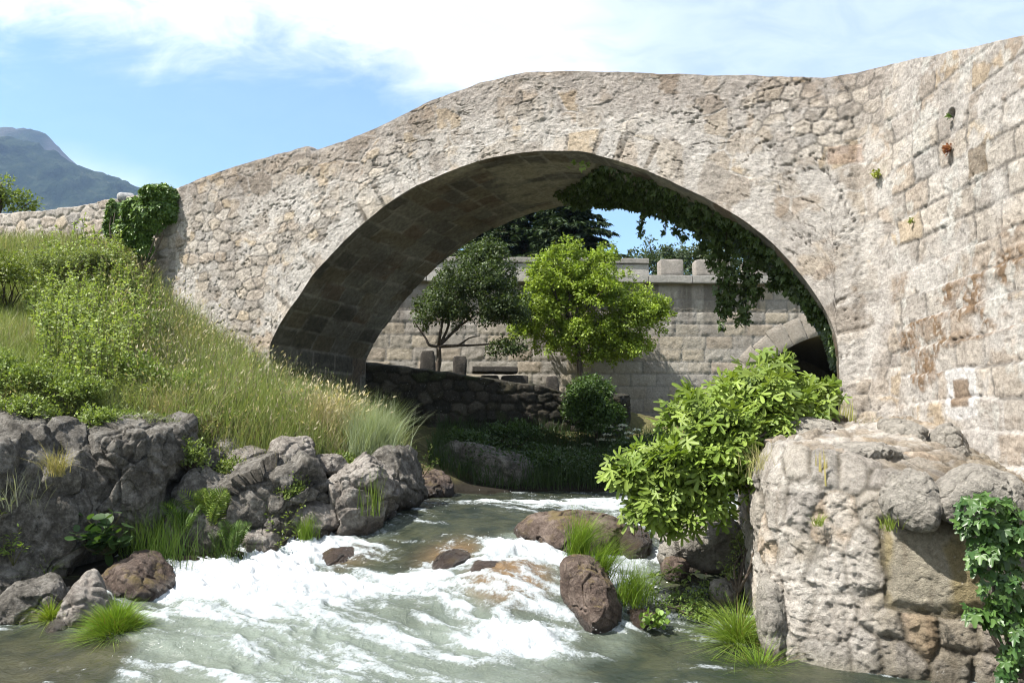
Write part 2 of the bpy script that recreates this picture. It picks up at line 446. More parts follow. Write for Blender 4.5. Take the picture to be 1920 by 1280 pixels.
def mat_water():
    m, n = newmat('river_water'); co = obj_co(n)
    bed = attr(n, 'Bed', True); f = attr(n, 'Foam', True); mk = attr(n, 'Milk', True)
    mp = n.add('ShaderNodeMapping'); n.l.new(co, mp.inputs[0]); mp.inputs['Scale'].default_value = (1.0, 1.0, 0.6)
    n1 = n.noise(mp.outputs[0], 16, 6, 0.68, 0.9); n2 = n.noise(mp.outputs[0], 55, 4, 0.7, 0.4)
    k = n.math('ADD', n.math('MULTIPLY', n.math('SUBTRACT', n1, 0.5), 0.75), n.math('MULTIPLY', n.math('SUBTRACT', n2, 0.5), 0.55))
    ff = n.math('ADD', f, k)
    fm = n.mapr(ff, 0.50, 0.92)
    deep = n.mix(n.mapr(n.noise(co, 3.2, 4, 0.6), 0.35, 0.65), (0.016, 0.022, 0.016, 1), (0.04, 0.044, 0.026, 1))
    deep = n.mix(bed, deep, n.mix(n1, (0.05, 0.03, 0.015, 1), (0.22, 0.14, 0.07, 1)))
    body = n.mix(mk, deep, (0.145, 0.172, 0.145, 1))
    c = n.mix(fm, body, n.mix(n.mapr(ff, 0.75, 1.5), (0.34, 0.375, 0.39, 1), (0.56, 0.58, 0.60, 1)))
    r1 = n.noise(mp.outputs[0], 9, 4, 0.6, 0.8); r2 = n.noise(mp.outputs[0], 34, 3, 0.6, 0.5)
    h = n.math('ADD', n.math('ADD', n.math('MULTIPLY', r1, 1.0), n.math('MULTIPLY', r2, 0.4)), n.math('MULTIPLY', fm, n.math('MULTIPLY', n.noise(mp.outputs[0], 70, 3, .7), 1.0)))
    finish(n, c, n.mapr(fm, 0, 1, 0.09, 0.65), h, n.mapr(fm, 0, 1, 0.55, 0.25), 0.05, 0.55, IOR=1.33)
    return m
M_WATER = mat_water()
def mat_foam():
    m, n = newmat('foam_drops'); finish(n, (0.88, 0.9, 0.92, 1), 0.5, None, 0.4)
    return m
M_FOAM = mat_foam()
def mat_hill():
    m, n = newmat('forested_hill'); co = obj_co(n)
    a = n.noise(co, 0.012, 8, 0.7); b = n.noise(co, 0.07, 5, 0.7)
    k = n.math('ADD', n.math('MULTIPLY', a, .5), n.math('MULTIPLY', b, .5))
    c = n.ramp(k, [(0.3, (0.004, 0.010, 0.007)), (0.47, (0.013, 0.025, 0.014)), (0.58, (0.032, 0.045, 0.024)), (0.72, (0.15, 0.135, 0.11))])
    c = n.mix(attr(n, 'Rocky', True), c, (0.1, 0.095, 0.1, 1))
    finish(n, c, 0.95, b, 0.05, 14.0, 1.0)
    return m
M_HILL = mat_hill()
def mat_plain(name, c, r=0.8):
    m, n = newmat(name); co = obj_co(n); a = n.noise(co, 12, 4)
    finish(n, n.mix(n.mapr(a, .3, .7), (*[q * .75 for q in c], 1), (*[min(1, q * 1.2) for q in c], 1)), r, a, 0.2, 0.01)
    return m


# ================================================================== THE BRIDGE
A0 = np.array([4.33, 11.0]); TX = np.array([math.cos(math.radians(22)), -math.sin(math.radians(22))])
AX = np.array([TX[1], -TX[0]])          # outward (towards the camera)
def on_plane(px, py):
    d = P(px, py, 1.0) - np.array([0, 0, CAMZ]); ux = d[..., 0] / d[..., 1]
    s = (ux * A0[1] - A0[0]) / (TX[0] - ux * TX[1])
    Y = A0[1] + s * TX[1]
    return s, CAMZ + d[..., 2] / d[..., 1] * Y
arch_px = np.array([(507, 655), (508, 645), (517, 625), (533, 596), (558, 561), (588, 516), (617, 484), (668, 432), (703, 402), (734, 378), (769, 356),
                    (812, 335), (851, 319), (890, 305), (957, 290), (1008, 284), (1048, 283), (1086, 285), (1125, 293), (1195, 314), (1237, 331), (1312, 366),
                    (1390, 410), (1447, 456), (1497, 510), (1529, 553), (1553, 595), (1566, 632), (1571, 662)], float)
_s, _z = on_plane(arch_px[:, 0], arch_px[:, 1])
ARC = smooth_path(np.stack([_s, _z], 1), 320)
ARC[:, 0] = np.maximum.accumulate(ARC[:, 0] + np.arange(320) * 1e-5)
ARC[:, 1] += 0.03 * (fbm(np.stack([ARC[:, 0] * 5, ARC[:, 0] * 0, ARC[:, 0] * 0], -1), 4, 3) - .5) * sst(0, .1, np.linspace(0, 1, 320)) * sst(1, .9, np.linspace(0, 1, 320))
SL, SR = ARC[0, 0], ARC[-1, 0]
ARL = np.concatenate([[0], np.cumsum(np.linalg.norm(np.diff(ARC, axis=0), axis=1))])
top_px = np.array([(-400, 440), (0, 430), (335, 351), (400, 326), (480, 300), (570, 276), (580, 275), (584, 286), (640, 266), (700, 243), (800, 193), (900, 156), (985, 136), (1060, 133),
                   (1200, 137), (1340, 141), (1480, 143), (1545, 147), (1600, 138), (1680, 118), (1760, 102), (1840, 85), (1920, 65), (2060, 35), (2400, -40), (4000, -300)], float)
SLEFT = on_plane(np.array(333.), np.array(400.))[0]
plan = [A0 + SLEFT * TX, A0 + .5 * SLEFT * TX, A0, A0 + .22 * TX, A0 + .42 * TX + np.array([0.02, -.02]), np.array([4.93, 10.32]), np.array([5.0, 9.5]), np.array([5.02, 8.0]), np.array([5.12, 6.4]), np.array([5.5, 4.4]), np.array([6.2, 2.6])]
def dense_path(pl, n=4000, straight=3):
    a = np.array(pl); st = [np.linspace(a[i], a[i + 1], 600)[:-1] for i in range(straight - 1)]
    sm = smooth_path(np.concatenate([[a[straight - 1] - .22 * TX], a[straight - 1:]]), 4000); k = np.linalg.norm(sm - a[straight - 1], axis=1).argmin()
    p = np.concatenate(st + [sm[k:]]); L = np.concatenate([[0], np.cumsum(np.linalg.norm(np.diff(p, axis=0), axis=1))])
    return p, L
BP, BL = dense_path(plan)
S_A = -SLEFT                                  # arclength of A0
def bpath(s):
    """plan point and outward normal at arclength s"""
    s = np.asarray(s, float)
    x = np.interp(s, BL, BP[:, 0]); y = np.interp(s, BL, BP[:, 1])
    e = 0.03
    tx = np.interp(s + e, BL, BP[:, 0]) - np.interp(s - e, BL, BP[:, 0]); ty = np.interp(s + e, BL, BP[:, 1]) - np.interp(s - e, BL, BP[:, 1])
    l = np.hypot(tx, ty) + 1e-9
    return np.stack([x, y], -1), np.stack([ty / l, -tx / l], -1)
def z_of_curve(xy, curve):
    z = np.full(len(xy), 5.0)
    for _ in range(12):
        px, py = proj(np.stack([xy[:, 0], xy[:, 1], z], -1))
        z = P(px, np.interp(px, curve[:, 0], curve[:, 1]), xy[:, 1])[..., 2]
    return z
PAL = np.array([(.43, .40, .365), (.48, .42, .34), (.435, .405, .37), (.385, .365, .345), (.52, .49, .455), (.40, .375, .35), (.45, .425, .395), (.42, .375, .33), (.49, .455, .41), (.36, .345, .33)])
def pick(id1, pal=PAL):
    k = np.clip((id1 * len(pal)).astype(int), 0, len(pal) - 1); return pal[k]
WINGS = S_A + 0.75                            # where the coursed wing wall takes over
def pt_sz(px, py, lo, hi):
    """arclength and height on the curved face seen at a pixel"""
    s = np.linspace(lo, hi, 3000); xy, _ = bpath(s); u = (px - 960) / F
    v = (640 - py) / F; k = 1 / (cT - v * sT)
    i = np.abs(xy[:, 0] - u * k * xy[:, 1]).argmin()
    return s[i], CAMZ + (sT + v * cT) * k * xy[i, 1]
HOLE = pt_sz(1785, 215, S_A + .4, BL[-1]); LIME = pt_sz(1838, 738, S_A + .4, BL[-1]); MOSSY = pt_sz(1835, 300, S_A + .4, BL[-1])
PEACH = pt_sz(1585, 290, S_A - 1, BL[-1])

def face_relief(s, z, ztop):
    """height of the worn masonry surface and its colour at (arclength, height)"""
    q = np.stack([s, z, s * 0], -1)
    w1 = fbm(q * 2.3, 3, 11) - .5; w2 = fbm(q * 2.3 + 40, 3, 12) - .5
    n6 = fbm(q * 7, 4, 13) * .55 + .45 * ridged(q * 6, 4, 28); n2 = fbm(q * 1.1, 4, 14); n20 = fbm(q * 22, 3, 15)
    uu = s + .16 * w1; zz = z + .13 * w2
    e, i1, i2, ou, ov = stones(uu, zz, .54, .35, 3)
    # small packing stones in the left haunch
    e3, k1, k2, _, _ = stones(uu, zz, .27, .19, 9)
    small = sst(.52, .6, n2 + .10 * sst(S_A - 7.5, S_A - 10, s))
    ou = np.where(small > .5, 0, ou); ov = np.where(small > .5, 0, ov); e = lerp(e, e3, small); i1 = np.where(small > .5, k1, i1); i2 = np.where(small > .5, k2, i2)
    # ring of arch stones
    sa = s - S_A
    m = (sa > SL - .8) & (sa < SR + .8) & (z < 6.6)
    d = np.full(s.shape, 9.0); al = np.zeros(s.shape)
    idx = np.where(m.ravel())[0]
    sr, zr = sa.ravel()[idx], z.ravel()[idx]; dd = np.empty(len(idx)); aa = np.empty(len(idx)); Ar = ARC[::2]; Al = ARL[::2]
    for i in range(0, len(idx), 20000):
        D = (sr[i:i + 20000, None] - Ar[None, :, 0]) ** 2 + (zr[i:i + 20000, None] - Ar[None, :, 1]) ** 2
        k = D.argmin(1); dd[i:i + 20000] = np.sqrt(D[np.arange(len(k)), k]); aa[i:i + 20000] = Al[k]
    d.ravel()[idx] = dd; al.ravel()[idx] = aa
    er, r1, r2 = ashlar(al + .05 * w1, d + .04 * w2 + .6, .42, 5.0, 21); ring = d < .48 + .12 * (hsh(np.floor(al / .42), al * 0, al * 0, 4) - .5)
    ou = np.where(ring, 0, ou); ov = np.where(ring, 0, ov); e = np.where(ring, er, e); i1 = np.where(ring, r1, i1); i2 = np.where(ring, r2, i2)
    # coursed wing wall
    wing = sst(WINGS - .05, WINGS + .35, s + .25 * w1)
    ew, a1, a2 = ashlar(s + .22 * w1, z + .07 * w2 + .03 * (n6 - .5), .56, .335, 31)
    wb = wing > .5; ou = np.where(wb, 0, ou); ov = np.where(wb, 0, ov)
    e = np.where(wb, ew, e); i1 = np.where(wb, a1, i1); i2 = np.where(wb, a2, i2)
    wide = np.where(wb, .05, .035)
    body = sst(0.004, wide * .75, e)
    tilt = ((i1 * 7.3) % 1 - .5) * ou + ((i2 * 5.7) % 1 - .5) * ov * 1.4
    fillm = sst(.26, .50, fbm(q * 1.3 + 9, 4, 16) + .12 * np.where(ring, 1, 0) + .08 - .20 * small - .05 * wb)   # mortar brought flush
    amp = np.where(wb, .017, .016) * (1 - .8 * fillm)
    pits = sst(.62, .74, fbm(q * 9 + 5, 3, 17)) * (1 - .5 * ring)
    flakes = np.abs(fbm(np.stack([s * 3.2 + z * 1.2, z * 5.5 - s, s * 0], -1), 4, 18) - .5)
    h = amp * body + .012 * (i2 - .5) * body * (1 - .5 * fillm) + .014 * (n6 - .5) + .02 * (n20 - .5) + .04 * tilt * body * (1 - .7 * fillm) + .005 * fract(np.stack([s + .1 * w1, z + .1 * w2, s * 0], -1) * 7, 29) + .004 * fract(q * 17, 39) - .012 * pits + .06 * (n2 - .5) - .035 * sst(.016, 0, flakes) * sst(.45, .6, fbm(q * 1.4 + 55, 3, 27)) * (1 - wing) - np.where(ring, .006 * sst(.02, .004, er), 0)
    gravel = small * (1 - body)
    h += gravel * .03 * (fbm(q * 34, 2, 19) - .3)
    # stepped courses of the wing
    zc = np.floor((z + .07 * w2 + .03 * (n6 - .5)) / .335); step = np.clip((4.05 - (zc + .5) * .335) / .335, 0, 9)
    h -= wing * .007 * sst(.03, .0, ew)
    h += wing * 0.04 * step * sst(WINGS, WINGS + .9, s)
        # weep hole
    rr = np.hypot(s - HOLE[0], (z - HOLE[1]) * 1.1) + .02 * (n6 - .5)
    h -= .34 * sst(.085, .05, rr)
    # ------- colour
    c = pick(i1) * np.array([1.02, .995, .96])
    c = col_lerp(c, c * np.array([.95, .91, .86]), i2)
    mort = np.array([.52, .49, .455])
    cm = np.where((small > .5)[..., None], np.array([.19, .175, .155]), mort)
    c = c * (.86 + .28 * (n2 + n6 - 1 + .5))[..., None]; c = col_lerp(c, cm, (1 - body) * .9)
    smear = sst(.44, .56, fbm(q * 3.1 + 3, 4, 22)) * (.75 * fillm + .15)
    c = col_lerp(c, np.broadcast_to(mort, c.shape), smear)
    grime = sst(1.15, .1, ztop - z + .9 * (n2 - .5) + .3 * (n6 - .5)) * (1 - wing * .6)
    c = col_lerp(c, c * np.array([.62, .585, .565]), grime * .75)
    stain = sst(.55, .75, fbm(np.stack([s * 2.2, z * .5, s * 0], -1), 4, 23)) * .35
    c = col_lerp(c, c * np.array([.7, .67, .65]), stain)
    c = col_lerp(c, c * np.array([.66, .62, .57]), np.where(ring, sst(.018, .004, er) * (.35 + .65 * sst(.4, .6, fbm(q * 4 + 77, 3, 30))), 0))
    # dry brown moss on the wing's courses, pale lichen
    mo = sst(.45, .57, fbm(q * np.array([1.6, 2.6, 1]) + 31, 5, 24) + .10 * sst(.35, 0, 1 - (z / .335 - zc)) - .05) * wing * sst(4.25, 3.7, z) * sst(1.9, 2.5, z)
    mo *= sst(.33, .52, .6 * fbm(q * 26, 3, 33) + .4 * n20 + .04) * (.6 + .4 * sst(.45, .55, fbm(q * 5 + 3, 3, 34))); h += .012 * mo
    c = col_lerp(c, np.broadcast_to([.21, .135, .075], c.shape), mo * .92)
    li = sst(.6, .7, fbm(q * 5 + 71, 4, 25)) * wing
    c = col_lerp(c, np.broadcast_to([.58, .57, .53], c.shape), li * .6)
    # lime-washed patch round one brown block
    a = np.abs(s - LIME[0] + .05 * w1) / .30; b = np.abs(z - LIME[1] + .05 * w2) / .27; bx = np.maximum(a, b)
    c = col_lerp(c, np.broadcast_to([.66, .64, .62], c.shape), sst(1.1, .95, bx + .5 * (n6 - .5)) * sst(.45, .6, bx))
    c = col_lerp(c, np.broadcast_to([.24, .175, .12], c.shape), sst(.6, .5, bx) * .8)
    bm = np.maximum(np.abs(s - MOSSY[0]) / .17, np.abs(z - MOSSY[1]) / .17) + .5 * (n6 - .5)
    c = col_lerp(c, np.broadcast_to([.2, .155, .105], c.shape), sst(1.05, .9, bm) * .8)
    bm = np.maximum(np.abs(s - PEACH[0]) / .24, np.abs(z - PEACH[1]) / .13) + .4 * (n6 - .5)
    c = col_lerp(c, np.broadcast_to([.44, .32, .25], c.shape), sst(1.05, .9, bm) * .6)
    return h, np.clip(c, .02, .8), d

bridge = thing('stone_bridge', 'old humpbacked stone bridge with one wide arch over the river', 'bridge', (*(A0 - 5 * TX), 1.0))
face = Acc(); wing_a = Acc()
def face_grid(acc, s, zlo, nrow, ztop):
    t = np.linspace(0, 1, nrow)
    S = np.broadcast_to(s[:, None], (len(s), nrow)); Z = zlo[:, None] * (1 - t) + ztop[:, None] * t
    h, c, d = face_relief(S, Z, np.broadcast_to(ztop[:, None], S.shape))
    edge = sst(0, .07, np.where(d < 5, d, 1)); h = lerp(.012 + .3 * (h - .012), h, edge)
    tp = sst(0, .06, ztop[:, None] - Z); h = lerp(.4 * h, h, tp)
    xy, nn = bpath(S)
    V = np.stack([xy[..., 0] + nn[..., 0] * h, xy[..., 1] + nn[..., 1] * h, Z], -1)
    acc.add(V, [gridf(len(s), nrow)], Col=c.reshape(-1, 3))
    return V[:, -1]
DS = .017
TOPS = []
for (a, b, acc) in ((0, S_A + SL, face), (S_A + SL, S_A + SR, face), (S_A + SR, WINGS, face), (WINGS, min(BL[-1], S_A + 8.0), wing_a)):
    s = np.linspace(a, b, max(3, int((b - a) / DS))); xy, _ = bpath(s); zt = z_of_curve(xy, top_px)
    zt = zt + .035 * (fbm(np.stack([s * 4, s * 0, s * 0], -1), 4, 41) - .5)
    if acc is face and b == S_A + SR: zl = np.interp(s - S_A, ARC[:, 0], ARC[:, 1]); nr = 190
    else: zl = np.full(len(s), 1.4 if acc is face and b < S_A + SR else .3); nr = 300
    tp = face_grid(acc, s, zl, nr, zt)
    TOPS.append((s, xy, zt, tp))
face.build('facing_wall', M_WALL, bridge)
wing_a.build('wing_wall', M_WALL, bridge)
# coping, parapet back, roadway and the far face
s = np.concatenate([t[0][:-1] for t in TOPS]); ztop = np.concatenate([t[2][:-1] for t in TOPS]); front = np.concatenate([t[3][:-1] for t in TOPS])
xy, nn = bpath(s)
BW = 3.1
inn = np.concatenate([xy - nn * .42, (ztop - .01)[:, None]], 1)
rows = [front + np.concatenate([nn * .0, np.full((len(s), 1), .0)], 1)]
for k in (.08, .3, .6, .85, 1.0):
    p = lerp(front, inn, k); p[:, 2] = ztop + .02 * (1 - (2 * k - 1) ** 2) + .03 * (fbm(np.stack([s * 6, s * 0 + k * 4, s * 0], -1), 3, 44) - .5)
    rows.append(p)
p = inn.copy(); p[:, 2] = ztop - .85; rows.append(p)
V = np.stack(rows, 1); cc = np.broadcast_to([.40, .365, .32], (len(s) * len(rows), 3)) * (0.75 + .5 * fbm(V.reshape(-1, 3) * 3, 3, 45)[:, None])
mesh('coping', V, [gridf(len(s), len(rows))], M_WALL, bridge, {'Col': cc})
k = s <= S_A + 0.6
sx = s[k]; f0 = bpath(sx)[0]; zt = ztop[k]; zr = zt - .85
wdir = -AX
def off(d, z): return np.concatenate([f0 + wdir * d, np.asarray(z)[:, None]], 1)
V = np.stack([off(.42, zr), off(BW - .4, zr)], 1)
mesh('roadway', V, [gridf(len(sx), 2)], M_GROUND, bridge)
V = np.stack([off(BW - .4, zr), off(BW - .4, zt), off(BW, zt)], 1)
zl = np.where((sx > S_A + SL) & (sx < S_A + SR), np.interp(sx - S_A, ARC[:, 0], ARC[:, 1]), .5)
zl[sx <= S_A + SL] = 1.4
far = np.stack([off(BW, zt), off(BW, zl)], 1)
fa = Acc(); fa.add(V, [gridf(len(sx), 3)], Col=np.array([.33, .3, .26]))
fa.add(far, [gridf(len(sx), 2)], Col=np.array([.33, .3, .26]))
fa.build('far_parapet', M_WALL, bridge, smooth=False)
# the vault
leg = lambda s0, z0, z1, n: np.stack([np.full(n, s0), np.linspace(z0, z1, n)], 1)
prof = np.concatenate([leg(SL, 1.0, ARC[0, 1], 60)[:-1], ARC, leg(SR, ARC[-1, 1], .2, 70)[1:]])
pl = np.concatenate([[0], np.cumsum(np.linalg.norm(np.diff(prof, axis=0), axis=1))])
n = int(pl[-1] / .045); l = np.linspace(0, pl[-1], n); prof = np.stack([np.interp(l, pl, prof[:, 0]), np.interp(l, pl, prof[:, 1])], 1)
tg = np.gradient(prof, axis=0); tg /= np.linalg.norm(tg, axis=1, keepdims=True); inw = np.stack([tg[:, 1], -tg[:, 0]], 1)
ww = np.concatenate([[-.02], np.linspace(0.01, BW, 76)])
Lg, Wg = np.meshgrid(l, ww, indexing='ij'); q = np.stack([Lg, Wg, Lg * 0], -1)
wob = fbm(q * 2, 3, 51) - .5
e, i1, i2 = ashlar(Wg + .08 * wob, Lg + .05 * wob, .62, .36, 55)
h = .022 * sst(.0, .03, e) + .03 * (i2 - .5) + .03 * (fbm(q * 6, 4, 52) - .5)
h = h * sst(0.0, .12, Wg) * .9
h += .05 * sst(1.75, 1.70, Lg) * (Lg < 4) * sst(0, .1, Wg)
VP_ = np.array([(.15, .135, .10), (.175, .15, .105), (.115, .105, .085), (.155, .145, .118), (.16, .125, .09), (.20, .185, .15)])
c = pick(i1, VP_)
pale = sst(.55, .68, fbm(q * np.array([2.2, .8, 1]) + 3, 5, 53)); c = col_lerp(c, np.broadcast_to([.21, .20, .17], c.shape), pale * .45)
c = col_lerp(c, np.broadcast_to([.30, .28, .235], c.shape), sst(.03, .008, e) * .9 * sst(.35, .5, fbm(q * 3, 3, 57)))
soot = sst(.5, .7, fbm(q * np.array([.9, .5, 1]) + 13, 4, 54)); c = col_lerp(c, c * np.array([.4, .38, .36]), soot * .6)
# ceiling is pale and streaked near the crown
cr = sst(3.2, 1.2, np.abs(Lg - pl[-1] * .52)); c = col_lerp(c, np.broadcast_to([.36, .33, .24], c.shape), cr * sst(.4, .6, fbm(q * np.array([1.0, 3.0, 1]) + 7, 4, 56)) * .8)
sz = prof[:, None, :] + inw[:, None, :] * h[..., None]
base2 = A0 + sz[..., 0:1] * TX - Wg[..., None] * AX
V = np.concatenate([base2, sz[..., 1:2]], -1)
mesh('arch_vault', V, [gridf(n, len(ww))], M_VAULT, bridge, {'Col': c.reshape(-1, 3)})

# ------------------------------------------------------------------ generic rubble wall along a path
def rubble_wall(pts, zlo, ztop_f, thick, cw, ch, seed, pal, mortar, ds=.04, amp=.04, warp=.12, inward=1):
    p = np.asarray(pts, float); L = np.concatenate([[0], np.cumsum(np.linalg.norm(np.diff(p, axis=0), axis=1))])
    s = np.linspace(0, L[-1], int(L[-1] / ds)); xy = np.stack([np.interp(s, L, p[:, 0]), np.interp(s, L, p[:, 1])], 1)
    t = np.gradient(xy, axis=0); t /= np.linalg.norm(t, axis=1, keepdims=True); nn = np.stack([t[:, 1], -t[:, 0]], 1)
    zt = ztop_f(s, xy); H = float(np.max(zt) - zlo); nr = max(4, int(H / ds))
    tt = np.linspace(0, 1, nr); Z = zlo + (zt[:, None] - zlo) * tt; S = np.broadcast_to(s[:, None], Z.shape); q = np.stack([S, Z, S * 0 + seed], -1)
    w1 = fbm(q * 2.5, 3, seed) - .5; w2 = fbm(q * 2.5 + 30, 3, seed + 1) - .5
    e, i1, i2, _, _ = stones(S + warp * w1, Z + warp * w2, cw, ch, seed)
    body = sst(0, .04, e); h = amp * body + .5 * amp * (i2 - .5) + amp * (fbm(q * 7, 4, seed + 2) - .5) + .5 * amp * fract(q * 6, seed + 8)
    c = col_lerp(pick(i1, pal), np.broadcast_to(mortar, Z.shape + (3,)), (1 - body) * .8)
    c = c * (.75 + .5 * fbm(q * 1.3, 4, seed + 3)[..., None])
    V = np.stack([xy[:, None, 0] + nn[:, None, 0] * h, xy[:, None, 1] + nn[:, None, 1] * h, Z + 0 * h], -1)
    rows = [V[:, i] for i in range(nr)]; cs = [c[:, i] for i in range(nr)]
    for k in (.05, .3, .6, .95, 1.0):
        b = np.concatenate([xy - nn * thick * k, (zt + .05 * (1 - (2 * k - 1) ** 2) + .05 * (fbm(np.stack([s * 5, s * 0 + k * 5, s * 0], -1), 3, seed + 5) - .5))[:, None]], 1)
        rows.append(b); cs.append(c[:, -1])
    b = np.concatenate([xy - nn * thick, np.full((len(s), 1), zlo)], 1); rows.append(b); cs.append(c[:, -1])
    V = np.stack(rows, 1); Cc = np.stack(cs, 1)
    return V, gridf(len(s), len(rows)), Cc.reshape(-1, 3)

# low approach wall running on from the bridge at the left
EL = A0 + SLEFT * TX
ap_top = np.array([(-900, 470), (-300, 428), (0, 401), (60, 397), (130, 389), (190, 378), (225, 372), (290, 363), (345, 353)], float)
apl = thing('approach_wall', 'low rough stone wall running left from the bridge below the mountain', 'wall', (-9, 16.9, 4.5))
V, f, c = rubble_wall([EL - TX * 9 - AX * -.0 + np.array([0, .9]), EL - TX * 4 + np.array([0, .30]), EL + TX * .25 - AX * .04], 3.2, lambda s, xy: z_of_curve(xy, ap_top) + .07 * (fbm(np.stack([s * 3, s * 0, s * 0], -1), 3, 61) - .5), .45, .40, .25, 62,
                      PAL * np.array([.98, .95, .92]), (.40, .37, .33), .025, .03, .26)
mesh('wall', V, [f], M_WALL, apl, {'Col': c})
V, f = bevel_box(*P(237, 374, 16.1), .34, .34, .2, .098, 3, .01, .38, 1, 14); V[:, 2] += .02
mesh('cap_stone', V, [f], M_WALL, apl, {'Col': np.full((len(V), 3), .42)})

# ================================================================== the battlemented granite wall beyond
gw = thing('granite_wall', 'tall granite block wall with battlements seen through the bridge arch', 'wall', (2.5, 24, 1.5))
def gy(x): return 24.0 + .045 * x
RC = np.array([9.95, 1.45]); RR = 3.5
x = np.arange(-9, 13, .045); z = np.arange(1.0, 6.36, .045)
Xg, Zg = np.meshgrid(x, z, indexing='ij'); q = np.stack([Xg, Zg, Xg * 0], -1)
e, i1, i2 = ashlar(Xg + .02 * (fbm(q * 3, 2, 70) - .5), Zg, .72, .37, 71)
h = .018 * sst(0, .025, e) + .024 * sst(0, .10, e) * (.4 + .6 * i2) * (.5 + fbm(q * 5, 3, 72)) * .6 + .03 * (fbm(q * 9, 4, 73) - .5) + .012 * fract(q * 9, 75)
c = pick(i1, np.array([(.37, .335, .28), (.41, .36, .285), (.35, .325, .29), (.39, .335, .27), (.34, .31, .27), (.40, .37, .32)]))
c = col_lerp(c, np.broadcast_to([.27, .255, .23], c.shape), sst(.03, .012, e) * .85)
c = c * (.8 + .4 * fbm(q * .8, 4, 74)[..., None])
stk = sst(.5, .66, fbm(np.stack([Xg * 4, Zg * .35, Xg * 0], -1), 4, 76)) * sst(4.3, 6.2, Zg + 1.2 * (fbm(np.stack([Xg * 1.5, Xg * 0, Xg * 0], -1), 3, 79) - .3)); c = col_lerp(c, c * np.array([.5, .48, .46]), stk * .8)
dkfoot = sst(3.4, 2.3, Zg + .8 * (fbm(q * 1.1, 3, 85) - .5)); c = col_lerp(c, c * np.array([.55, .52, .46]), dkfoot * .7)  # blocks darken unevenly towards the wall foot
V = np.stack([Xg, gy(Xg) - h, Zg], -1)
cx = .5 * (Xg[:-1, :-1] + Xg[1:, 1:]); cz = .5 * (Zg[:-1, :-1] + Zg[1:, 1:])
keep = ~((np.hypot(cx - RC[0], cz - RC[1]) < RR + .2) | ((np.abs(cx - RC[0]) < RR + .2) & (cz < RC[1])))
mesh('block_face', V, [gridf(len(x), len(z), 0, keep)], M_ASH, gw, {'Col': c.reshape(-1, 3)})
def slab(acc, x0, x1, z0, z1, d0, d1, col, seed, seg=.25, bev=.02):
    """long dressed course, in blocks butted end to end; d = distance in front of the wall face"""
    xs = np.arange(x0, x1 + .01, 1.3); xs[-1] = x1
    for i in range(len(xs) - 1):
        a, b = xs[i], xs[i + 1]; m = .5 * (a + b)
        v, f = bevel_box(m, gy(m) - .5 * (d0 + d1), .5 * (z0 + z1), b - a - .006, d1 - d0, z1 - z0, bev, seed + i, .008, math.atan(.045))
        acc.add(v, [f], Col=np.array(col) * (.85 + .3 * rng.random()))
cn = Acc(); slab(cn, -9, 13, 6.36, 6.60, -.7, .24, (.36, .345, .315), 80); cn.build('cornice', M_ASH, gw)
cn = Acc(); slab(cn, -9, 4.05, 6.61, 6.95, -.45, .06, (.42, .40, .37), 90); cn.build('parapet', M_ASH, gw)
cn = Acc(); slab(cn, -9, 4.05, 6.955, 7.12, -.5, .11, (.33, .31, .28), 120); cn.build('parapet_coping', M_ASH, gw)
for xc, w in ((4.74, .70), (5.98, 1.05), (7.75, 1.6), (9.85, 1.6), (11.9, 1.5)):
    v, f = bevel_box(xc, gy(xc) + .18, 6.86, w, .5, .50, .05, int(xc * 7), .012, math.atan(.045))
    mesh('merlon', v, [f], M_ASH, gw, {'Col': np.full((len(v), 3), (.30, .275, .245)) * (.8 + .5 * fbm(v * np.array([9, 3, .8]), 3, 77)[:, None])})
nv = 23
for i in range(nv):
    a0 = math.pi * i / nv + .003; a1 = math.pi * (i + 1) / nv - .003
    if RC[0] + RR * math.cos(a1) > 13.5: continue
    V = []; r0, r1 = RR, RR + .72 + .06 * ((i % 2) - .5)
    na = 6; nr = 9
    aa = np.linspace(a0, a1, na); rr = np.linspace(r0, r1, nr)
    Ag, Rg = np.meshgrid(aa, rr, indexing='ij'); px_ = RC[0] + Rg * np.cos(Ag); pz_ = RC[1] + Rg * np.sin(Ag)
    hh = .07 + .012 * (fbm(np.stack([px_ * 5, pz_ * 5, px_ * 0], -1), 3, 78) - .5) + .02 * (rng.random() - .5)
    ed = np.minimum(np.minimum(Ag - a0, a1 - Ag) * 3.8, np.minimum(Rg - r0, r1 - Rg)); hh = hh * sst(-.03, .03, ed)
    fr = np.stack([px_, gy(px_) - hh, pz_], -1); A = Acc(); A.add(fr, [gridf(na, nr)[:, ::-1]], Col=np.array([.40, .355, .30]) * (.88 + .24 * rng.random()))
    inn_ = np.stack([fr[:, 0], fr[:, 0] + np.array([0, .6, 0])], 1); A.add(inn_, [gridf(na, 2)], Col=np.array([.34, .31, .26]))
    A.build('voussoir', M_ASH, gw)
aa = np.linspace(-.35, math.pi + .35, 60); yy = np.linspace(0.3, 8, 8)
pr = np.stack([RC[0] + (RR + .01) * np.cos(np.clip(aa, 0, math.pi)), RC[1] + (RR + .01) * np.sin(np.clip(aa, 0, math.pi)) - np.where((aa < 0) | (aa > math.pi), 2.0, 0)], -1)
V = np.stack([np.broadcast_to(pr[:, None, 0], (60, 8)), gy(pr[:, None, 0]) + yy[None], np.broadcast_to(pr[:, None, 1], (60, 8))], -1)
A = Acc(); A.add(V, [gridf(60, 8)], Col=np.array([.24, .22, .19]))
A.add([(RC[0] - 5, 31.6, -1), (RC[0] + 5, 31.6, -1), (RC[0] + 5, 31.6, 6), (RC[0] - 5, 31.6, 6)], [[(0, 1, 2, 3)]], Col=np.array([.2, .18, .15]))  # unseen end wall, added to keep the opening dark
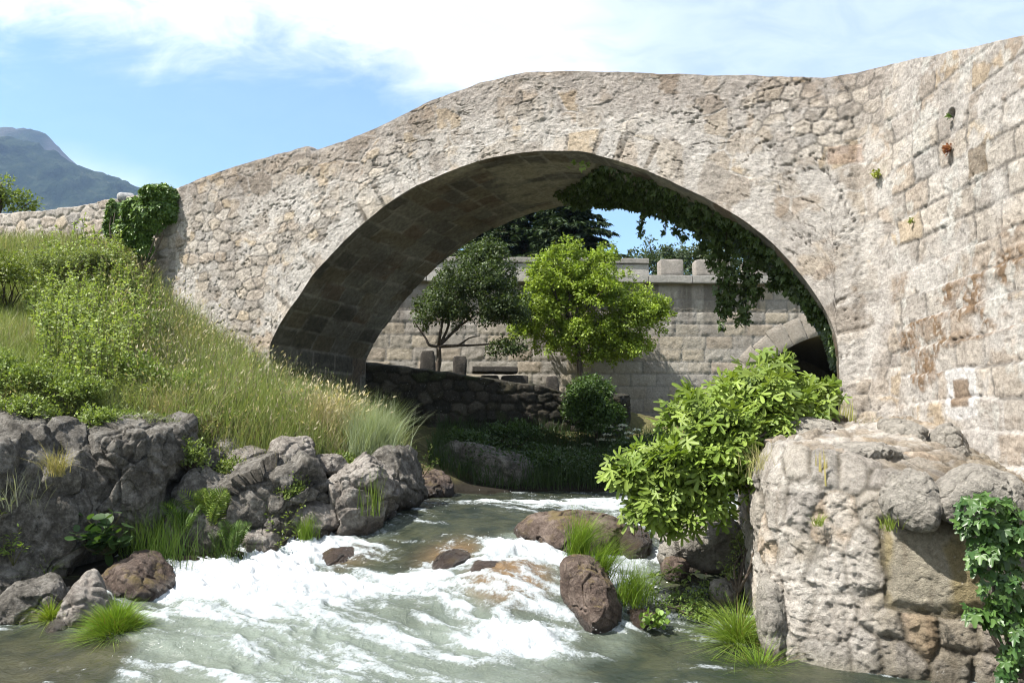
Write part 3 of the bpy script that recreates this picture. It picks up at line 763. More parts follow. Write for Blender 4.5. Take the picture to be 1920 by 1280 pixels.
A.build('culvert_barrel', M_VAULT, gw)
bx = np.array([(-9, 24.4, 1), (13, 24.4, 1), (13, 25.2, 1), (-9, 25.2, 1)]); 
V = np.concatenate([bx + [0, .1, 5.36]]); mesh('wall_walk', V, [[(0, 1, 2, 3)]], M_GROUND, gw)

# ------------------------------------------------------------------ dark terrace wall under the arch with its stone seats
DPAL = np.array([(.05, .045, .036), (.068, .06, .046), (.04, .038, .03), (.10, .09, .07), (.055, .05, .034), (.045, .05, .025)])  # mossy stone tones, darkened further to stand in for the bridge's shade
tw = thing('terrace_wall', 'mossy rubble terrace wall, coloured darker as painted shade, under the far side of the arch', 'wall', (0, 18.6, 2.0))
tw_top = np.array([(500, 650), (735, 688), (800, 693), (900, 708), (1000, 722), (1060, 737), (1180, 742)], float)
TWP = [(-5.0, 17.8), (-2.6, 18.05), (0, 18.5), (1.4, 18.85), (2.45, 19.0), (2.75, 19.6), (2.9, 21.5)]
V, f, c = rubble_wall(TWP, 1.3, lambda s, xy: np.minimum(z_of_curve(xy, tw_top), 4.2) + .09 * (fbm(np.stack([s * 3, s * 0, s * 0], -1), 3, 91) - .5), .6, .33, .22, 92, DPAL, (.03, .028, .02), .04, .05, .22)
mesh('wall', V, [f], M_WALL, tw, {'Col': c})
DST = np.array([.062, .056, .048])  # table and standing stones coloured dark in place of shade
st = thing('stone_table', 'long stone table slab on two block legs on the terrace wall', 'table', P(930, 715, 19.2))
pxm = .0155 * 19.2 / 24
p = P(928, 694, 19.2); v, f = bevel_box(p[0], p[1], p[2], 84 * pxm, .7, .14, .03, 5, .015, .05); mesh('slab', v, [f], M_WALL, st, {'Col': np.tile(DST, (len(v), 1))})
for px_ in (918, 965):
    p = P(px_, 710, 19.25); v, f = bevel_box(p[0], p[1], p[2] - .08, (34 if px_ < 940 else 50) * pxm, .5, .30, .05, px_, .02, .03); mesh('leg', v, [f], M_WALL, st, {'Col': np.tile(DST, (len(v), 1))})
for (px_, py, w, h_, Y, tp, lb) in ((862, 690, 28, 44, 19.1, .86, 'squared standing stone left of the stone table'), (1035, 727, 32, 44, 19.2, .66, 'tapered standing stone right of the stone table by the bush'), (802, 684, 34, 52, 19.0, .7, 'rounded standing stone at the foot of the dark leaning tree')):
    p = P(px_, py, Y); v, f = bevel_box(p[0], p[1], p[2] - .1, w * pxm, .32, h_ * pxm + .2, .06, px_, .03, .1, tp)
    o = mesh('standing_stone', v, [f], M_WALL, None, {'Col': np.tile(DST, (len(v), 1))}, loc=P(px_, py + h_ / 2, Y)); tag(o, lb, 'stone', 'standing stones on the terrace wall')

# ================================================================== the river wall at the right
RWP = np.array([(4.2, 11.3), (3.1, 10.7), (2.72, 9.9), (2.52, 9.0), (2.36, 8.1), (2.27, 7.5), (2.36, 7.12), (2.72, 6.82), (3.2, 6.6), (3.75, 6.42), (4.5, 6.2), (5.6, 5.95), (7, 5.7)])
RIN = np.array([(4.6, 11.1), (4.45, 10.9), (4.6, 10.75), (4.8, 10.5), (4.9, 10.2), (4.95, 9.8), (5.0, 9.3), (5.0, 8.9), (5.0, 8.5), (5.05, 8.0), (5.1, 7.4), (5.8, 7.0), (7.2, 6.9)])
RZT = np.array([1.6, 1.75, 1.82, 1.88, 1.9, 1.9, 1.86, 1.80, 1.56, 1.27, 1.28, 1.3, 1.3]); RZI = np.array([1.9, 2.1, 2.14, 2.16, 2.16, 2.12, 2.0, 1.85, 1.7, 1.55, 1.5, 1.45, 1.4])
rw = thing('river_wall', 'low bulky boulder wall beside the river in the right foreground', 'wall', (3.0, 7.6, 0))
n1 = 800; dp = smooth_path(RWP, 4000); L = np.concatenate([[0], np.cumsum(np.linalg.norm(np.diff(dp, axis=0), axis=1))])
s = np.linspace(0, L[-1], n1); idx = np.interp(s, L, np.linspace(0, len(RWP) - 1, 4000))
xy = np.stack([np.interp(s, L, dp[:, 0]), np.interp(s, L, dp[:, 1])], 1); ki = np.arange(len(RWP))
zt = np.interp(idx, ki, RZT); zi = np.interp(idx, ki, RZI); ixy = smooth_path(RIN, 4000); ixy = np.stack([np.interp(idx, np.linspace(0, len(RWP) - 1, 4000), ixy[:, j]) for j in (0, 1)], 1)
tg = np.gradient(xy, axis=0); tg /= np.linalg.norm(tg, axis=1, keepdims=True); nn = np.stack([tg[:, 1], -tg[:, 0]], 1)
nr1, nr2 = 210, 130
rows = []; nrm = []; TT = []
zb = -.45
for t in np.linspace(0, 1, nr1):
    bat = .10 * (1 - t) - .10 * sst(.84, 1, t) ** 2
    z = zb + (zt - zb) * t
    rows.append(np.concatenate([xy + nn * bat, z[:, None]], 1)); up = sst(.86, 1.0, t)
    nrm.append(np.concatenate([nn * (1 - .65 * up), np.full((n1, 1), .75 * up)], 1)); TT.append(z)
for t in np.linspace(0, 1, nr2)[1:]:
    a = xy - nn * .10; p = lerp(a, ixy, t); z = lerp(zt, zi, sst(0, 1, t * .5 + .25 * t)) if False else zt + (zi - zt) * t + .04 * math.sin(math.pi * t)
    rows.append(np.concatenate([p, z[:, None]], 1)); up = sst(-.1, .15, t)
    nrm.append(np.concatenate([nn * .35 * (1 - up), np.full((n1, 1), lerp(.75, 1, up))], 1)); TT.append(zt + t * np.linalg.norm(ixy - xy, axis=1))
B = np.stack(rows, 1); N = np.stack(nrm, 1); T = np.stack(TT, 1); S = np.broadcast_to(s[:, None], T.shape)
q = np.stack([S, T, S * 0], -1); w1 = fbm(q * 1.8, 3, 100) - .5; w2 = fbm(q * 1.8 + 20, 3, 101) - .5
e, i1, i2, _, _ = stones(S + .2 * w1, T + .2 * w2, .30, .38, 105, .8)
SX = np.interp(RWP[8, 0], np.interp(s, s, xy[:, 0]), s)
def s_at(px, z0):
    pp, _ = proj(np.concatenate([xy, np.full((n1, 1), z0)], 1)); m = s > s[n1 // 3]
    return s[m][np.abs(pp[m] - px).argmin()]
sa, sb = s_at(1662, .9), s_at(1848, .9)
bx = np.minimum(np.minimum(S - sa + .22 * w1, sb - S + .2 * w2), np.minimum(T - .66 + .25 * w1, 1.30 - T + .10 * w2))
blk = bx > -.02
e = np.where(blk, np.maximum(bx, 0), np.minimum(e, np.abs(bx) + .0)); i1 = np.where(blk, .55, i1); i2 = np.where(blk, .55, i2)
n5 = fbm(q * 5, 4, 103); n1_ = fbm(q * .9, 4, 104); n15 = fbm(q * 15, 4, 106)
crust = sst(.37, .57, fbm(q * 1.5 + 8, 4, 107)) * sst(s_at(1690, .9), s_at(1560, .9), S)
body = sst(0, .075, e) ** .7
amp = .036 * (1 - .5 * crust)
h = amp * body + .028 * (i2 - .5) * sst(0, .06, e) + .028 * (n5 - .5) + .022 * (n15 - .5) + .016 * (fbm(q * 38, 3, 119) - .5) + .018 * fract(q * 4 + .4 * np.stack([w1, w2, w1 * 0], -1), 115) + .010 * fract(q * 10, 118) + .007 * fract(q * 24, 117) + .05 * (n1_ - .5) - .016 * sst(.62, .7, fbm(q * 13 + 4, 3, 108)) * crust
h = np.where(blk, .05 * sst(0, .10, bx) + .010 * fract(q * 7, 116) + .05 * (n1_ - .5) + .05 * (n5 - .5) + .02 * (n15 - .5), h)
RP = np.array([(.46, .42, .37), (.41, .375, .33), (.52, .475, .42), (.48, .39, .30), (.39, .36, .325), (.44, .40, .345), (.36, .335, .30)])
c = pick(i1, RP)
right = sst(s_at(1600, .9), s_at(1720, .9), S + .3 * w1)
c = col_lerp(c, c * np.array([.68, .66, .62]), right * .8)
c = np.where(blk[..., None], np.array([.36, .325, .255]) * (.8 + .4 * n5[..., None]), c)
och = sst(.5, .62, fbm(q * np.array([3.5, 2, 1]) + 2, 4, 109)); c = col_lerp(c, np.broadcast_to([.25, .19, .06], c.shape), och * np.where(blk, .6, .16))
cr = np.array([.60, .56, .505]); c = col_lerp(c, np.broadcast_to(cr, c.shape), crust * sst(.35, .6, n5) * .75)
c = col_lerp(c, np.broadcast_to([.11, .095, .07], c.shape), sst(.035, .0, e) * .8 * (1 - .5 * crust))
streak = sst(.55, .7, fbm(np.stack([S * 7, T * .8, S * 0], -1), 4, 110)); c = col_lerp(c, c * np.array([.62, .56, .5]), streak * .45)
capm = sst(-.02, .15, T - zt[:, None]); c = col_lerp(c, np.broadcast_to([.27, .215, .15], c.shape), capm * sst(.4, .6, fbm(q * 4 + 60, 4, 111)) * .6)
algae = sst(.35, .05, T); c = col_lerp(c, c * np.array([.45, .45, .36]), algae * .8)
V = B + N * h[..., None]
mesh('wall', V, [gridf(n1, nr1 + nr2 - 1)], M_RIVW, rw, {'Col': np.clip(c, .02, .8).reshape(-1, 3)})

# ================================================================== ground, mountain
gp = []
def G(*a):
    for (px, py, Y) in a: gp.append(P(px, py, Y))
def GX(*a):
    for p in a: gp.append(np.array(p, float))
G((0, 480, 17.0), (150, 465, 16.3), (210, 480, 15.9), (270, 525, 15.4), (330, 590, 15.1), (400, 655, 14.9), (470, 705, 14.6), (510, 735, 14.5))
G((0, 600, 14), (100, 650, 12.6), (230, 640, 13.1), (300, 740, 12.2), (420, 740, 12.8), (450, 790, 11.8), (560, 790, 12.8), (690, 845, 12.9))
G((0, 790, 10.4), (150, 800, 10.6), (250, 830, 10.7), (340, 865, 10.6), (450, 880, 10.9), (560, 880, 11.2), (690, 900, 11.6), (770, 890, 12.6))
G((50, 1075, 9.6), (250, 1040, 9.8), (400, 1060, 9.8), (520, 1050, 10.1), (650, 1020, 10.7), (740, 965, 11.6))
G((600, 760, 15.6), (735, 800, 17.2), (800, 850, 15.9), (820, 905, 14.6), (780, 930, 13.6))
GX((-3.5, 7.6, -.25), (-4.5, 8.6, .15), (-2.5, 6.2, -.6), (0, 6.2, -.6), (2, 6.2, -.5), (-1, 7.5, -.3), (.8, 7.5, -.3), (-2.2, 9.0, -.1), (0, 9.3, .1), (1.6, 8.6, -.2), (0, 10.6, .35), (1.2, 12, .35), (.6, 14, .4), (2.5, 13, .4), (3.5, 15.5, .45), (1.8, 10.5, .2))
GX((-7, 6.5, .4), (-7.5, 9, 2.0), (-10, 10, 3.2), (-10, 14, 4.6), (-12, 18, 5.6), (-5, 3.5, -.3), (0, 3, -.8), (3, 3, -.6))
G((900, 872, 16.6), (1000, 930, 15.6), (1000, 858, 17.6), (1150, 872, 17.5), (1180, 925, 15.9), (1240, 840, 17.5), (1300, 900, 16.0))
GX((-2.6, 17.9, 2.1), (0, 18.2, 1.75), (2.3, 18.7, 1.75), (3.4, 19.5, 2.1), (4.5, 22.5, 2.2), (5, 18.5, 1.8), (7, 18, 1.7), (8, 23, 1.4), (-4.5, 19.5, 3.6), (-1.5, 19.6, 3.1), (1.2, 19.8, 2.8), (1.8, 22.8, 2.7), (-2, 22.8, 2.9), (-5, 23, 3.2), (-7, 19, 4.8))
GX((3.3, 10.6, .8), (3.4, 8.6, .6), (3.6, 7.6, .5), (4.6, 9.6, 1.4), (5.5, 11, 2.2), (6, 8, 1.2), (6.5, 14, 2.5), (9, 9, 2.5), (9, 15, 3), (12, 22, 3), (-14, 24, 5.5), (0, 28, 3.6), (12, 28, 3.5), (-10, 30, 5), (0, 34, 4))
gp = np.array(gp); GT = TPS(gp[:, :2], gp[:, 2], 2e-2)
def ground_z(xy):
    xy = np.asarray(xy, float); q = np.stack([np.clip(xy[..., 0], -14, 12), np.clip(xy[..., 1], 3, 33)], -1)
    z = GT(q); z3 = np.concatenate([q, 0 * q[..., :1]], -1)
    return z + .14 * (fbm(z3 * 1.4, 4, 120) - .5) + .06 * (fbm(z3 * 5, 3, 121) - .5)
def hill(name, prof_px, Yc, x0, x1, depth, res, amp, rocky):
    pr = np.array(prof_px, float)
    us = np.linspace(x0, x1, int((x1 - x0) / res)); ds = np.linspace(-1, 1, int(2 * depth / res / 1.6))
    Ug, Dg = np.meshgrid(us, ds, indexing='ij'); Yg = Yc + Dg * depth
    pxc = 960 + F * Ug / Yc * (cT + .3 * sT); crest = P(pxc, np.interp(pxc, pr[:, 0], pr[:, 1]), Yc)[..., 2]
    z = crest * (1 - np.abs(Dg) ** 1.25)
    q = np.stack([Ug, Yg, z * 0], -1) / Yc
    ero = ridged(q * 14, 5, 131) - .6
    z = z + crest * .35 * ero * (1 - np.exp(-(Dg / .14) ** 2)) * (1 - np.abs(Dg))
    tr = amp * (vnoise(q * Yc / (amp * 1.7), 133) - .5) + .6 * amp * (vnoise(q * Yc / (amp * .8), 134) - .5)
    z = z + tr - 8
    rk = rocky * sst(.45, .65, fbm(q * 30, 4, 135)) * np.ones_like(z)
    o = mesh(name, np.stack([Ug, Yg, z], -1), [gridf(len(us), len(ds))], M_HILL, None, {'Rocky': rk.ravel()}); tag(o, kind='structure')
hill('mountain', [(-4000, 700), (-2600, 420), (-1500, 240), (-700, 200), (-200, 222), (0, 257), (60, 283), (130, 313), (200, 335), (270, 366), (340, 400), (500, 480), (700, 590), (900, 700), (1300, 790), (2500, 830)], 1500, -2800, 260, 550, 5.5, 9.0, 0.0)
hill('mountain', [(-3000, 760), (-800, 400), (-400, 300), (-150, 240), (-40, 233), (0, 236), (25, 241), (45, 257), (75, 288), (160, 350), (400, 480), (800, 700), (1500, 820)], 1950, -3000, -100, 500, 9, 8.0, .75)

# ================================================================== THE RIVER
wp = []
def WP(*a):
    for (px, py, Y) in a: wp.append(P(px, py, Y))
WP((100, 1275, 6.65), (600, 1285, 6.5), (1100, 1285, 6.5), (1400, 1275, 6.55), (0, 1225, 7.15), (250, 1190, 7.4), (700, 1220, 7.2), (1100, 1215, 7.35), (1350, 1190, 7.7))
WP((330, 1140, 8.2), (450, 1120, 8.3), (700, 1135, 8.1), (850, 1160, 7.85), (950, 1180, 7.6), (1060, 1190, 7.5), (1230, 1195, 7.6))
WP((330, 1085, 9.1), (450, 1072, 9.3), (560, 1055, 9.55), (640, 1075, 9.25), (720, 1088, 9.0), (790, 1085, 8.9))
WP((590, 985, 10.7), (680, 975, 10.75), (740, 968, 10.8), (820, 985, 10.3), (900, 1000, 9.95), (760, 1020, 9.9), (700, 1035, 9.75), (850, 1040, 9.4))
WP((930, 1020, 9.5), (1000, 1035, 9.3), (900, 1075, 8.75), (960, 1110, 8.25), (1040, 1090, 8.45), (1050, 1150, 7.9))
WP((800, 942, 12.2), (900, 940, 12.6), (1000, 945, 12.2), (1100, 950, 12), (1180, 945, 12.4), (900, 933, 14), (1100, 932, 14.5), (1180, 990, 10.4), (1240, 1000, 10.2))
WP((1190, 1060, 9.2), (1280, 1075, 9.0), (1340, 1080, 9.0), (1250, 1130, 8.3), (1330, 1150, 8.1))
for p in ((2.5, 17, .93), (4, 20, .95), (0, 15.5, .93), (-5.5, 7, .05), (-5, 5, 0), (0, 4, -.02), (4, 4, -.02), (6, 20, .97)): wp.append(np.array(p))
wp = np.array(wp); WT = TPS(wp[:, :2], wp[:, 2], 4e-3)
def water_z(xy): return WT(xy)

# foam strength and milkiness at control points
EF = []
def EP(*a):
    for (px, py, Y, f, mk) in a: q = P(px, py, Y); EF.append((q[0], q[1], f, mk))
EP((330, 1100, 8.9, 1.22, 1), (400, 1085, 9.15, 1.22, 1), (450, 1110, 8.7, 1.22, 1), (530, 1070, 9.35, 1.27, 1), (590, 1040, 9.8, 1.12, 0.9), (600, 1000, 10.4, 1.17, 0.9), (660, 1010, 10.2, 0.65, 0.4), (720, 990, 10.5, 0.55, 0.4), (560, 1100, 8.9, 1.27, 1),
   (650, 1100, 8.8, 1.27, 1), (720, 1090, 8.95, 0.85, 1), (660, 1055, 9.5, 0.35, 0.2), (500, 1150, 8.1, 0.767, 1), (360, 1150, 8.1, 0.685, 0.9), (300, 1190, 7.5, 0.39, 0.75), (330, 1230, 7.1, 0.462, 0.8), (270, 1270, 6.65, 0.4784, 0.6), (230, 1150, 8.2, 0.3, 0.4),
   (450, 1210, 7.3, 0.5768, 0.9), (600, 1180, 7.6, 0.5604, 0.9), (620, 1240, 6.95, 0.5112, 0.85), (750, 1200, 7.4, 0.544, 0.85), (780, 1150, 7.95, 0.33, 0.4), (700, 1150, 7.95, 0.38, 0.6), (850, 1200, 7.45, 0.5604, 0.85), (800, 1260, 6.75, 0.339, 0.75), (500, 1270, 6.65, 0.4784, 0.8),
   (380, 1275, 6.6, 0.462, 0.75), (950, 1250, 6.85, 0.34, 0.65), (700, 1275, 6.6, 0.38, 0.75), (1000, 1200, 7.45, 0.95, 0.9), (1060, 1195, 7.5, 0.8, 0.8), (1100, 1210, 7.4, 0.3, 0.3), (930, 1190, 7.55, 0.95, 0.9), (870, 1150, 8, 0.585, 0.7),
   (1150, 1250, 6.85, 0.14, 0.2), (1250, 1230, 7.1, 0.12, 0.12), (1350, 1250, 6.85, 0.16, 0.1), (1050, 1275, 6.6, 0.2, 0.4), (1280, 1190, 7.6, 0.3, 0.2), (1320, 1200, 7.5, 0.34, 0.2), (1290, 1160, 8, 0.4, 0.3), (1400, 1270, 6.6, 0.1, 0.1),
   (100, 1260, 6.8, 0.06, 0), (0, 1230, 7.1, 0.08, 0), (180, 1270, 6.65, 0.18, 0.1), (60, 1275, 6.6, 0.04, 0), (200, 1230, 7.1, 0.2, 0.1),
   (760, 1040, 9.6, 0.16, 0.05), (800, 1000, 10.1, 0.14, 0.05), (740, 1060, 9.35, 0.22, 0.1), (850, 970, 10.9, 0.18, 0.1), (780, 965, 11, 0.28, 0.1), (700, 1035, 9.7, 0.28, 0.1), (900, 990, 10.2, 0.1, 0.05), (850, 1030, 9.45, 0.18, 0.1), (820, 1060, 9.1, 0.45, 0.2), (800, 1085, 8.9, 0.8, 0.6),
   (950, 1030, 9.35, 0.98, 0.9), (1000, 1040, 9.25, 0.85, 0.8), (900, 1060, 8.95, 0.8, 0.6), (870, 1090, 8.6, 0.6, 0.4), (950, 1080, 8.6, 0.5, 0.3), (1000, 1100, 8.4, 0.55, 0.4), (1040, 1080, 8.6, 0.62, 0.6), (950, 1130, 8, 0.42, 0.3), (1020, 1140, 8, 0.5, 0.4), (1050, 1160, 7.85, 0.62, 0.5),
   (800, 945, 12, 0.38, 0.1), (900, 948, 11.8, 0.34, 0.1), (950, 943, 12.3, 0.62, 0.3), (1030, 943, 12.3, 0.85, 0.6), (1100, 945, 12.1, 0.7, 0.5), (1170, 945, 12.3, 0.8, 0.6), (1000, 960, 11.4, 0.28, 0.1), (900, 935, 13.5, 0.22, 0), (1050, 934, 14, 0.25, 0), (1170, 955, 11.8, 0.6, 0.4), (1150, 1040, 9.5, 0.6, 0.4),
   (1190, 1060, 9.2, 0.8, 0.7), (1240, 1050, 9.3, 0.55, 0.5), (1280, 1075, 9, 0.25, 0.1), (1330, 1085, 8.9, 0.35, 0.1), (1200, 1005, 10, 0.4, 0.2))
EF = np.array(EF)
xs = np.concatenate([np.arange(-7, -4.4, .07), np.arange(-4.4, 3.2, .016), np.arange(3.2, 7, .12)])
ys = np.concatenate([np.arange(2.5, 5.9, .08), np.arange(5.9, 11.2, .018), np.arange(11.2, 14.5, .035), np.arange(14.5, 22, .15)])
Xg, Yg = np.meshgrid(xs, ys, indexing='ij'); XY = np.stack([Xg, Yg], -1)
z = water_z(XY)
fm = shepard(EF[:, :2], EF[:, 2:], XY, 4.0, .12); f, mk = fm[..., 0], fm[..., 1]
# flow-aligned turbulence: the current runs from back-left of the chute towards the camera
q = np.stack([Xg, Yg, Xg * 0], -1); w1 = fbm(q * 1.3, 3, 201) - .5; w2 = fbm(q * 1.3 + 9, 3, 202) - .5
qs = np.stack([(Xg + .55 * w1 + .25 * (Yg - 8)) * 2.6, (Yg + .5 * w2) * 2.6, Xg * 0], -1)
t1 = fbm(qs, 4, 203); t2 = fbm(qs * 3.1, 4, 204); t3 = ridged(qs * 1.3 + 4, 4, 205); t4 = fbm(qs * 9, 3, 206)
chop = np.clip(f * 1.25, .12, 1.1)
z = z + chop * (.17 * (t1 - .5) + .07 * (t2 - .5) + .014 * (t4 - .5)) + .05 * chop * (t3 - .6)
z = z + sst(.75, 1.0, f) * (.10 * (t2 - .35) + .028 * (t4 - .4))
al = .86 * Xg - .5 * Yg; ac = .5 * Xg + .86 * Yg
st = np.stack([(al + .35 * w2) * 1.5, (ac + .30 * w1 + .10 * (t1 - .5)) * 6.0, Xg * 0], -1)
k1 = fbm(st, 4, 207); k2 = fbm(st * 2.7 + 5, 4, 208); k3 = ridged(st * .8 + 3, 3, 209); k4 = fbm(q * 30, 3, 210)
lace = f * 1.02 + .95 * (k1 - .5) + .7 * (k2 - .5) + .45 * (k3 - .62) + .4 * (t2 - .5) + .3 * (k4 - .5) + .05
z = z + chop * (.09 * (k3 - .62) + .05 * (k1 - .5)) + sst(.7, 1, f) * .03 * (k4 - .5)
md = P(955, 1090, 8.55); mdd = np.hypot((Xg - md[0]) / .52, (Yg - md[1]) / .62); z = z + .13 * np.exp(-mdd ** 2 * 1.3)
gd = P(850, 1035, 9.45); bed = sst(1.25, .5, mdd) * .95 + .8 * np.exp(-(((Xg - gd[0]) / .35) ** 2 + ((Yg - gd[1]) / .35) ** 2)) + .10 * np.exp(-(((Xg + 3.6) / .9) ** 2 + ((Yg - 6.9) / .8) ** 2))
cd_ = P(640, 1050, 9.7); bed = bed + .5 * np.exp(-(((Xg - cd_[0]) / .3) ** 2 + ((Yg - cd_[1]) / .3) ** 2))
mk2 = np.clip(mk + .5 * (t1 - .5), 0, 1) * sst(.1, .4, mk)
river = mesh('river', np.stack([Xg, Yg, z], -1), [gridf(len(xs), len(ys))], M_WATER, None, {'Foam': np.clip(lace, -.3, 1.2).ravel(), 'Milk': (mk2 * (1 - np.clip(bed, 0, 1) * .85)).ravel(), 'Bed': np.clip(bed, 0, 1).ravel()}); tag(river, kind='structure')

# thrown spray: clouds of small drops over the breaking water
def drops(n_, spots, smin, smax):
    t = (1 + 5 ** .5) / 2
    ico = np.array([(-1, t, 0), (1, t, 0), (-1, -t, 0), (1, -t, 0), (0, -1, t), (0, 1, t), (0, -1, -t), (0, 1, -t), (t, 0, -1), (t, 0, 1), (-t, 0, -1), (-t, 0, 1)]) / 1.9
    fi = np.array([(0, 11, 5), (0, 5, 1), (0, 1, 7), (0, 7, 10), (0, 10, 11), (1, 5, 9), (5, 11, 4), (11, 10, 2), (10, 7, 6), (7, 1, 8), (3, 9, 4), (3, 4, 2), (3, 2, 6), (3, 6, 8), (3, 8, 9), (4, 9, 5), (2, 4, 11), (6, 2, 10), (8, 6, 7), (9, 8, 1)])
    A = Acc()
    for (px, py, Y, rx, ry, hh, w) in spots:
        k = int(n_ * w); c0 = P(px, py, Y)
        p = np.stack([c0[0] + rng.normal(0, rx, k), c0[1] + rng.normal(0, ry, k)], -1); zz = water_z(p) + rng.random(k) ** 2.2 * hh - .01
        c = np.concatenate([p, zz[:, None]], 1); sz = smin + (smax - smin) * rng.random(k) ** 3
        V = c[:, None] + ico[None] * sz[:, None, None] * np.array([1, 1, 1.25]); A.add(V, [(fi[None] + 12 * np.arange(k)[:, None, None]).reshape(-1, 3)])
    return A
sp = drops(110, [(600, 1010, 10.3, .28, .18, .26, 1.6), (560, 1050, 9.65, .4, .2, .22, 1.2), (720, 985, 10.6, .18, .15, .24, .8), (450, 1085, 9.2, .5, .25, .14, 1), (640, 1085, 9.1, .4, .15, .14, 1), (950, 1025, 9.4, .35, .15, .18, 1.2), (990, 1195, 7.5, .3, .12, .12, .8),
                 (330, 1085, 9.0, .15, .15, .16, .6), (900, 1110, 8.3, .5, .3, .10, .7), (1040, 940, 12.2, .7, .2, .2, 1), (800, 960, 11.2, .5, .3, .16, .6), (330, 1225, 7.1, .2, .15, .10, .6), (1190, 1050, 9.3, .15, .1, .14, .5)], .0012, .0045)
o = sp.build('spray', M_FOAM); tag(o, kind='stuff')

# the river bed: keep the ground under the water inside the channel
bank = np.array([(-60, 1125, 8.4), (110, 1110, 8.6), (220, 1085, 9.0), (310, 1062, 9.4), (420, 1045, 9.75), (520, 1035, 9.95), (590, 1010, 10.5), (700, 975, 10.9), (745, 955, 11.6), (760, 940, 12.6), (800, 925, 14.2), (960, 926, 15.2), (1190, 925, 15.7), (1330, 900, 18)], float)
bpts = P(bank[:, 0], bank[:, 1], bank[:, 2])[:, :2]
CH = np.concatenate([[(-8, 3)], [(-7, 7.2)], bpts, [(4.2, 22), (7, 22), (6, 16), (3.9, 12), (3.3, 10.4), (2.9, 9.6), (2.75, 8.5), (2.6, 7.5), (3, 7), (6, 6.3), (8, 3)]])
def sdist_poly(q, poly):
    q = np.asarray(q, float); sh = q.shape[:-1]; q = q.reshape(-1, 2); d = np.full(len(q), 1e9); ins = np.zeros(len(q), bool)
    for a, b in zip(poly, np.roll(poly, -1, 0)):
        e = b - a; t = np.clip(((q - a) @ e) / (e @ e + 1e-12), 0, 1); d = np.minimum(d, np.linalg.norm(q - a - t[:, None] * e, axis=1))
        c = ((a[1] > q[:, 1]) != (b[1] > q[:, 1])) & (q[:, 0] < (b[0] - a[0]) * (q[:, 1] - a[1]) / (b[1] - a[1] + 1e-12) + a[0]); ins ^= c
    return (np.where(ins, d, -d)).reshape(sh)
_g0 = ground_z
def ground_z(xy):
    z = _g0(xy); xy = np.asarray(xy, float); d = sdist_poly(xy, CH)
    wz = WT(np.stack([np.clip(xy[..., 0], -7, 6), np.clip(xy[..., 1], 4, 20)], -1))
    z = np.where(d > 0, np.minimum(z, wz - .12 - .35 * sst(0, .7, d)), z)
    return np.where((d < 0) & (d > -.6) & (xy[..., 0] < 4), np.maximum(z, np.minimum(wz + .03 - .2 * d, z + .5)), z)

xs = np.concatenate([-14 - np.geomspace(.3, 3400, 28)[::-1], np.arange(-14, 12, .11), 12 + np.geomspace(.3, 3400, 28)])
ys = np.concatenate([3 - np.geomspace(.3, 320, 16)[::-1], np.arange(3, 33, .12), 33 + np.geomspace(.3, 2440, 28)])
Xg, Yg = np.meshgrid(xs, ys, indexing='ij'); z = ground_z(np.stack([Xg, Yg], -1))
far_ = np.maximum(np.maximum(Xg - 12, -14 - Xg), np.maximum(Yg - 33, 3 - Yg)); z = np.where(far_ > 0, lerp(z, 3.0, sst(0, 40, far_)), z)
wz = WT(np.stack([np.clip(Xg, -7, 6), np.clip(Yg, 4, 20)], -1)); wet = sst(.42, .12, z - wz + .25 * (fbm(np.stack([Xg * 3, Yg * 3, Xg * 0], -1), 3, 123) - .5)) * (far_ <= 0)  # wet margin of the ground, doubles as painted shade along the bank
o = mesh('ground', np.stack([Xg, Yg, z], -1), [gridf(len(xs), len(ys))], M_GROUND, None, {'Wet': wet.ravel()}); tag(o, kind='structure')


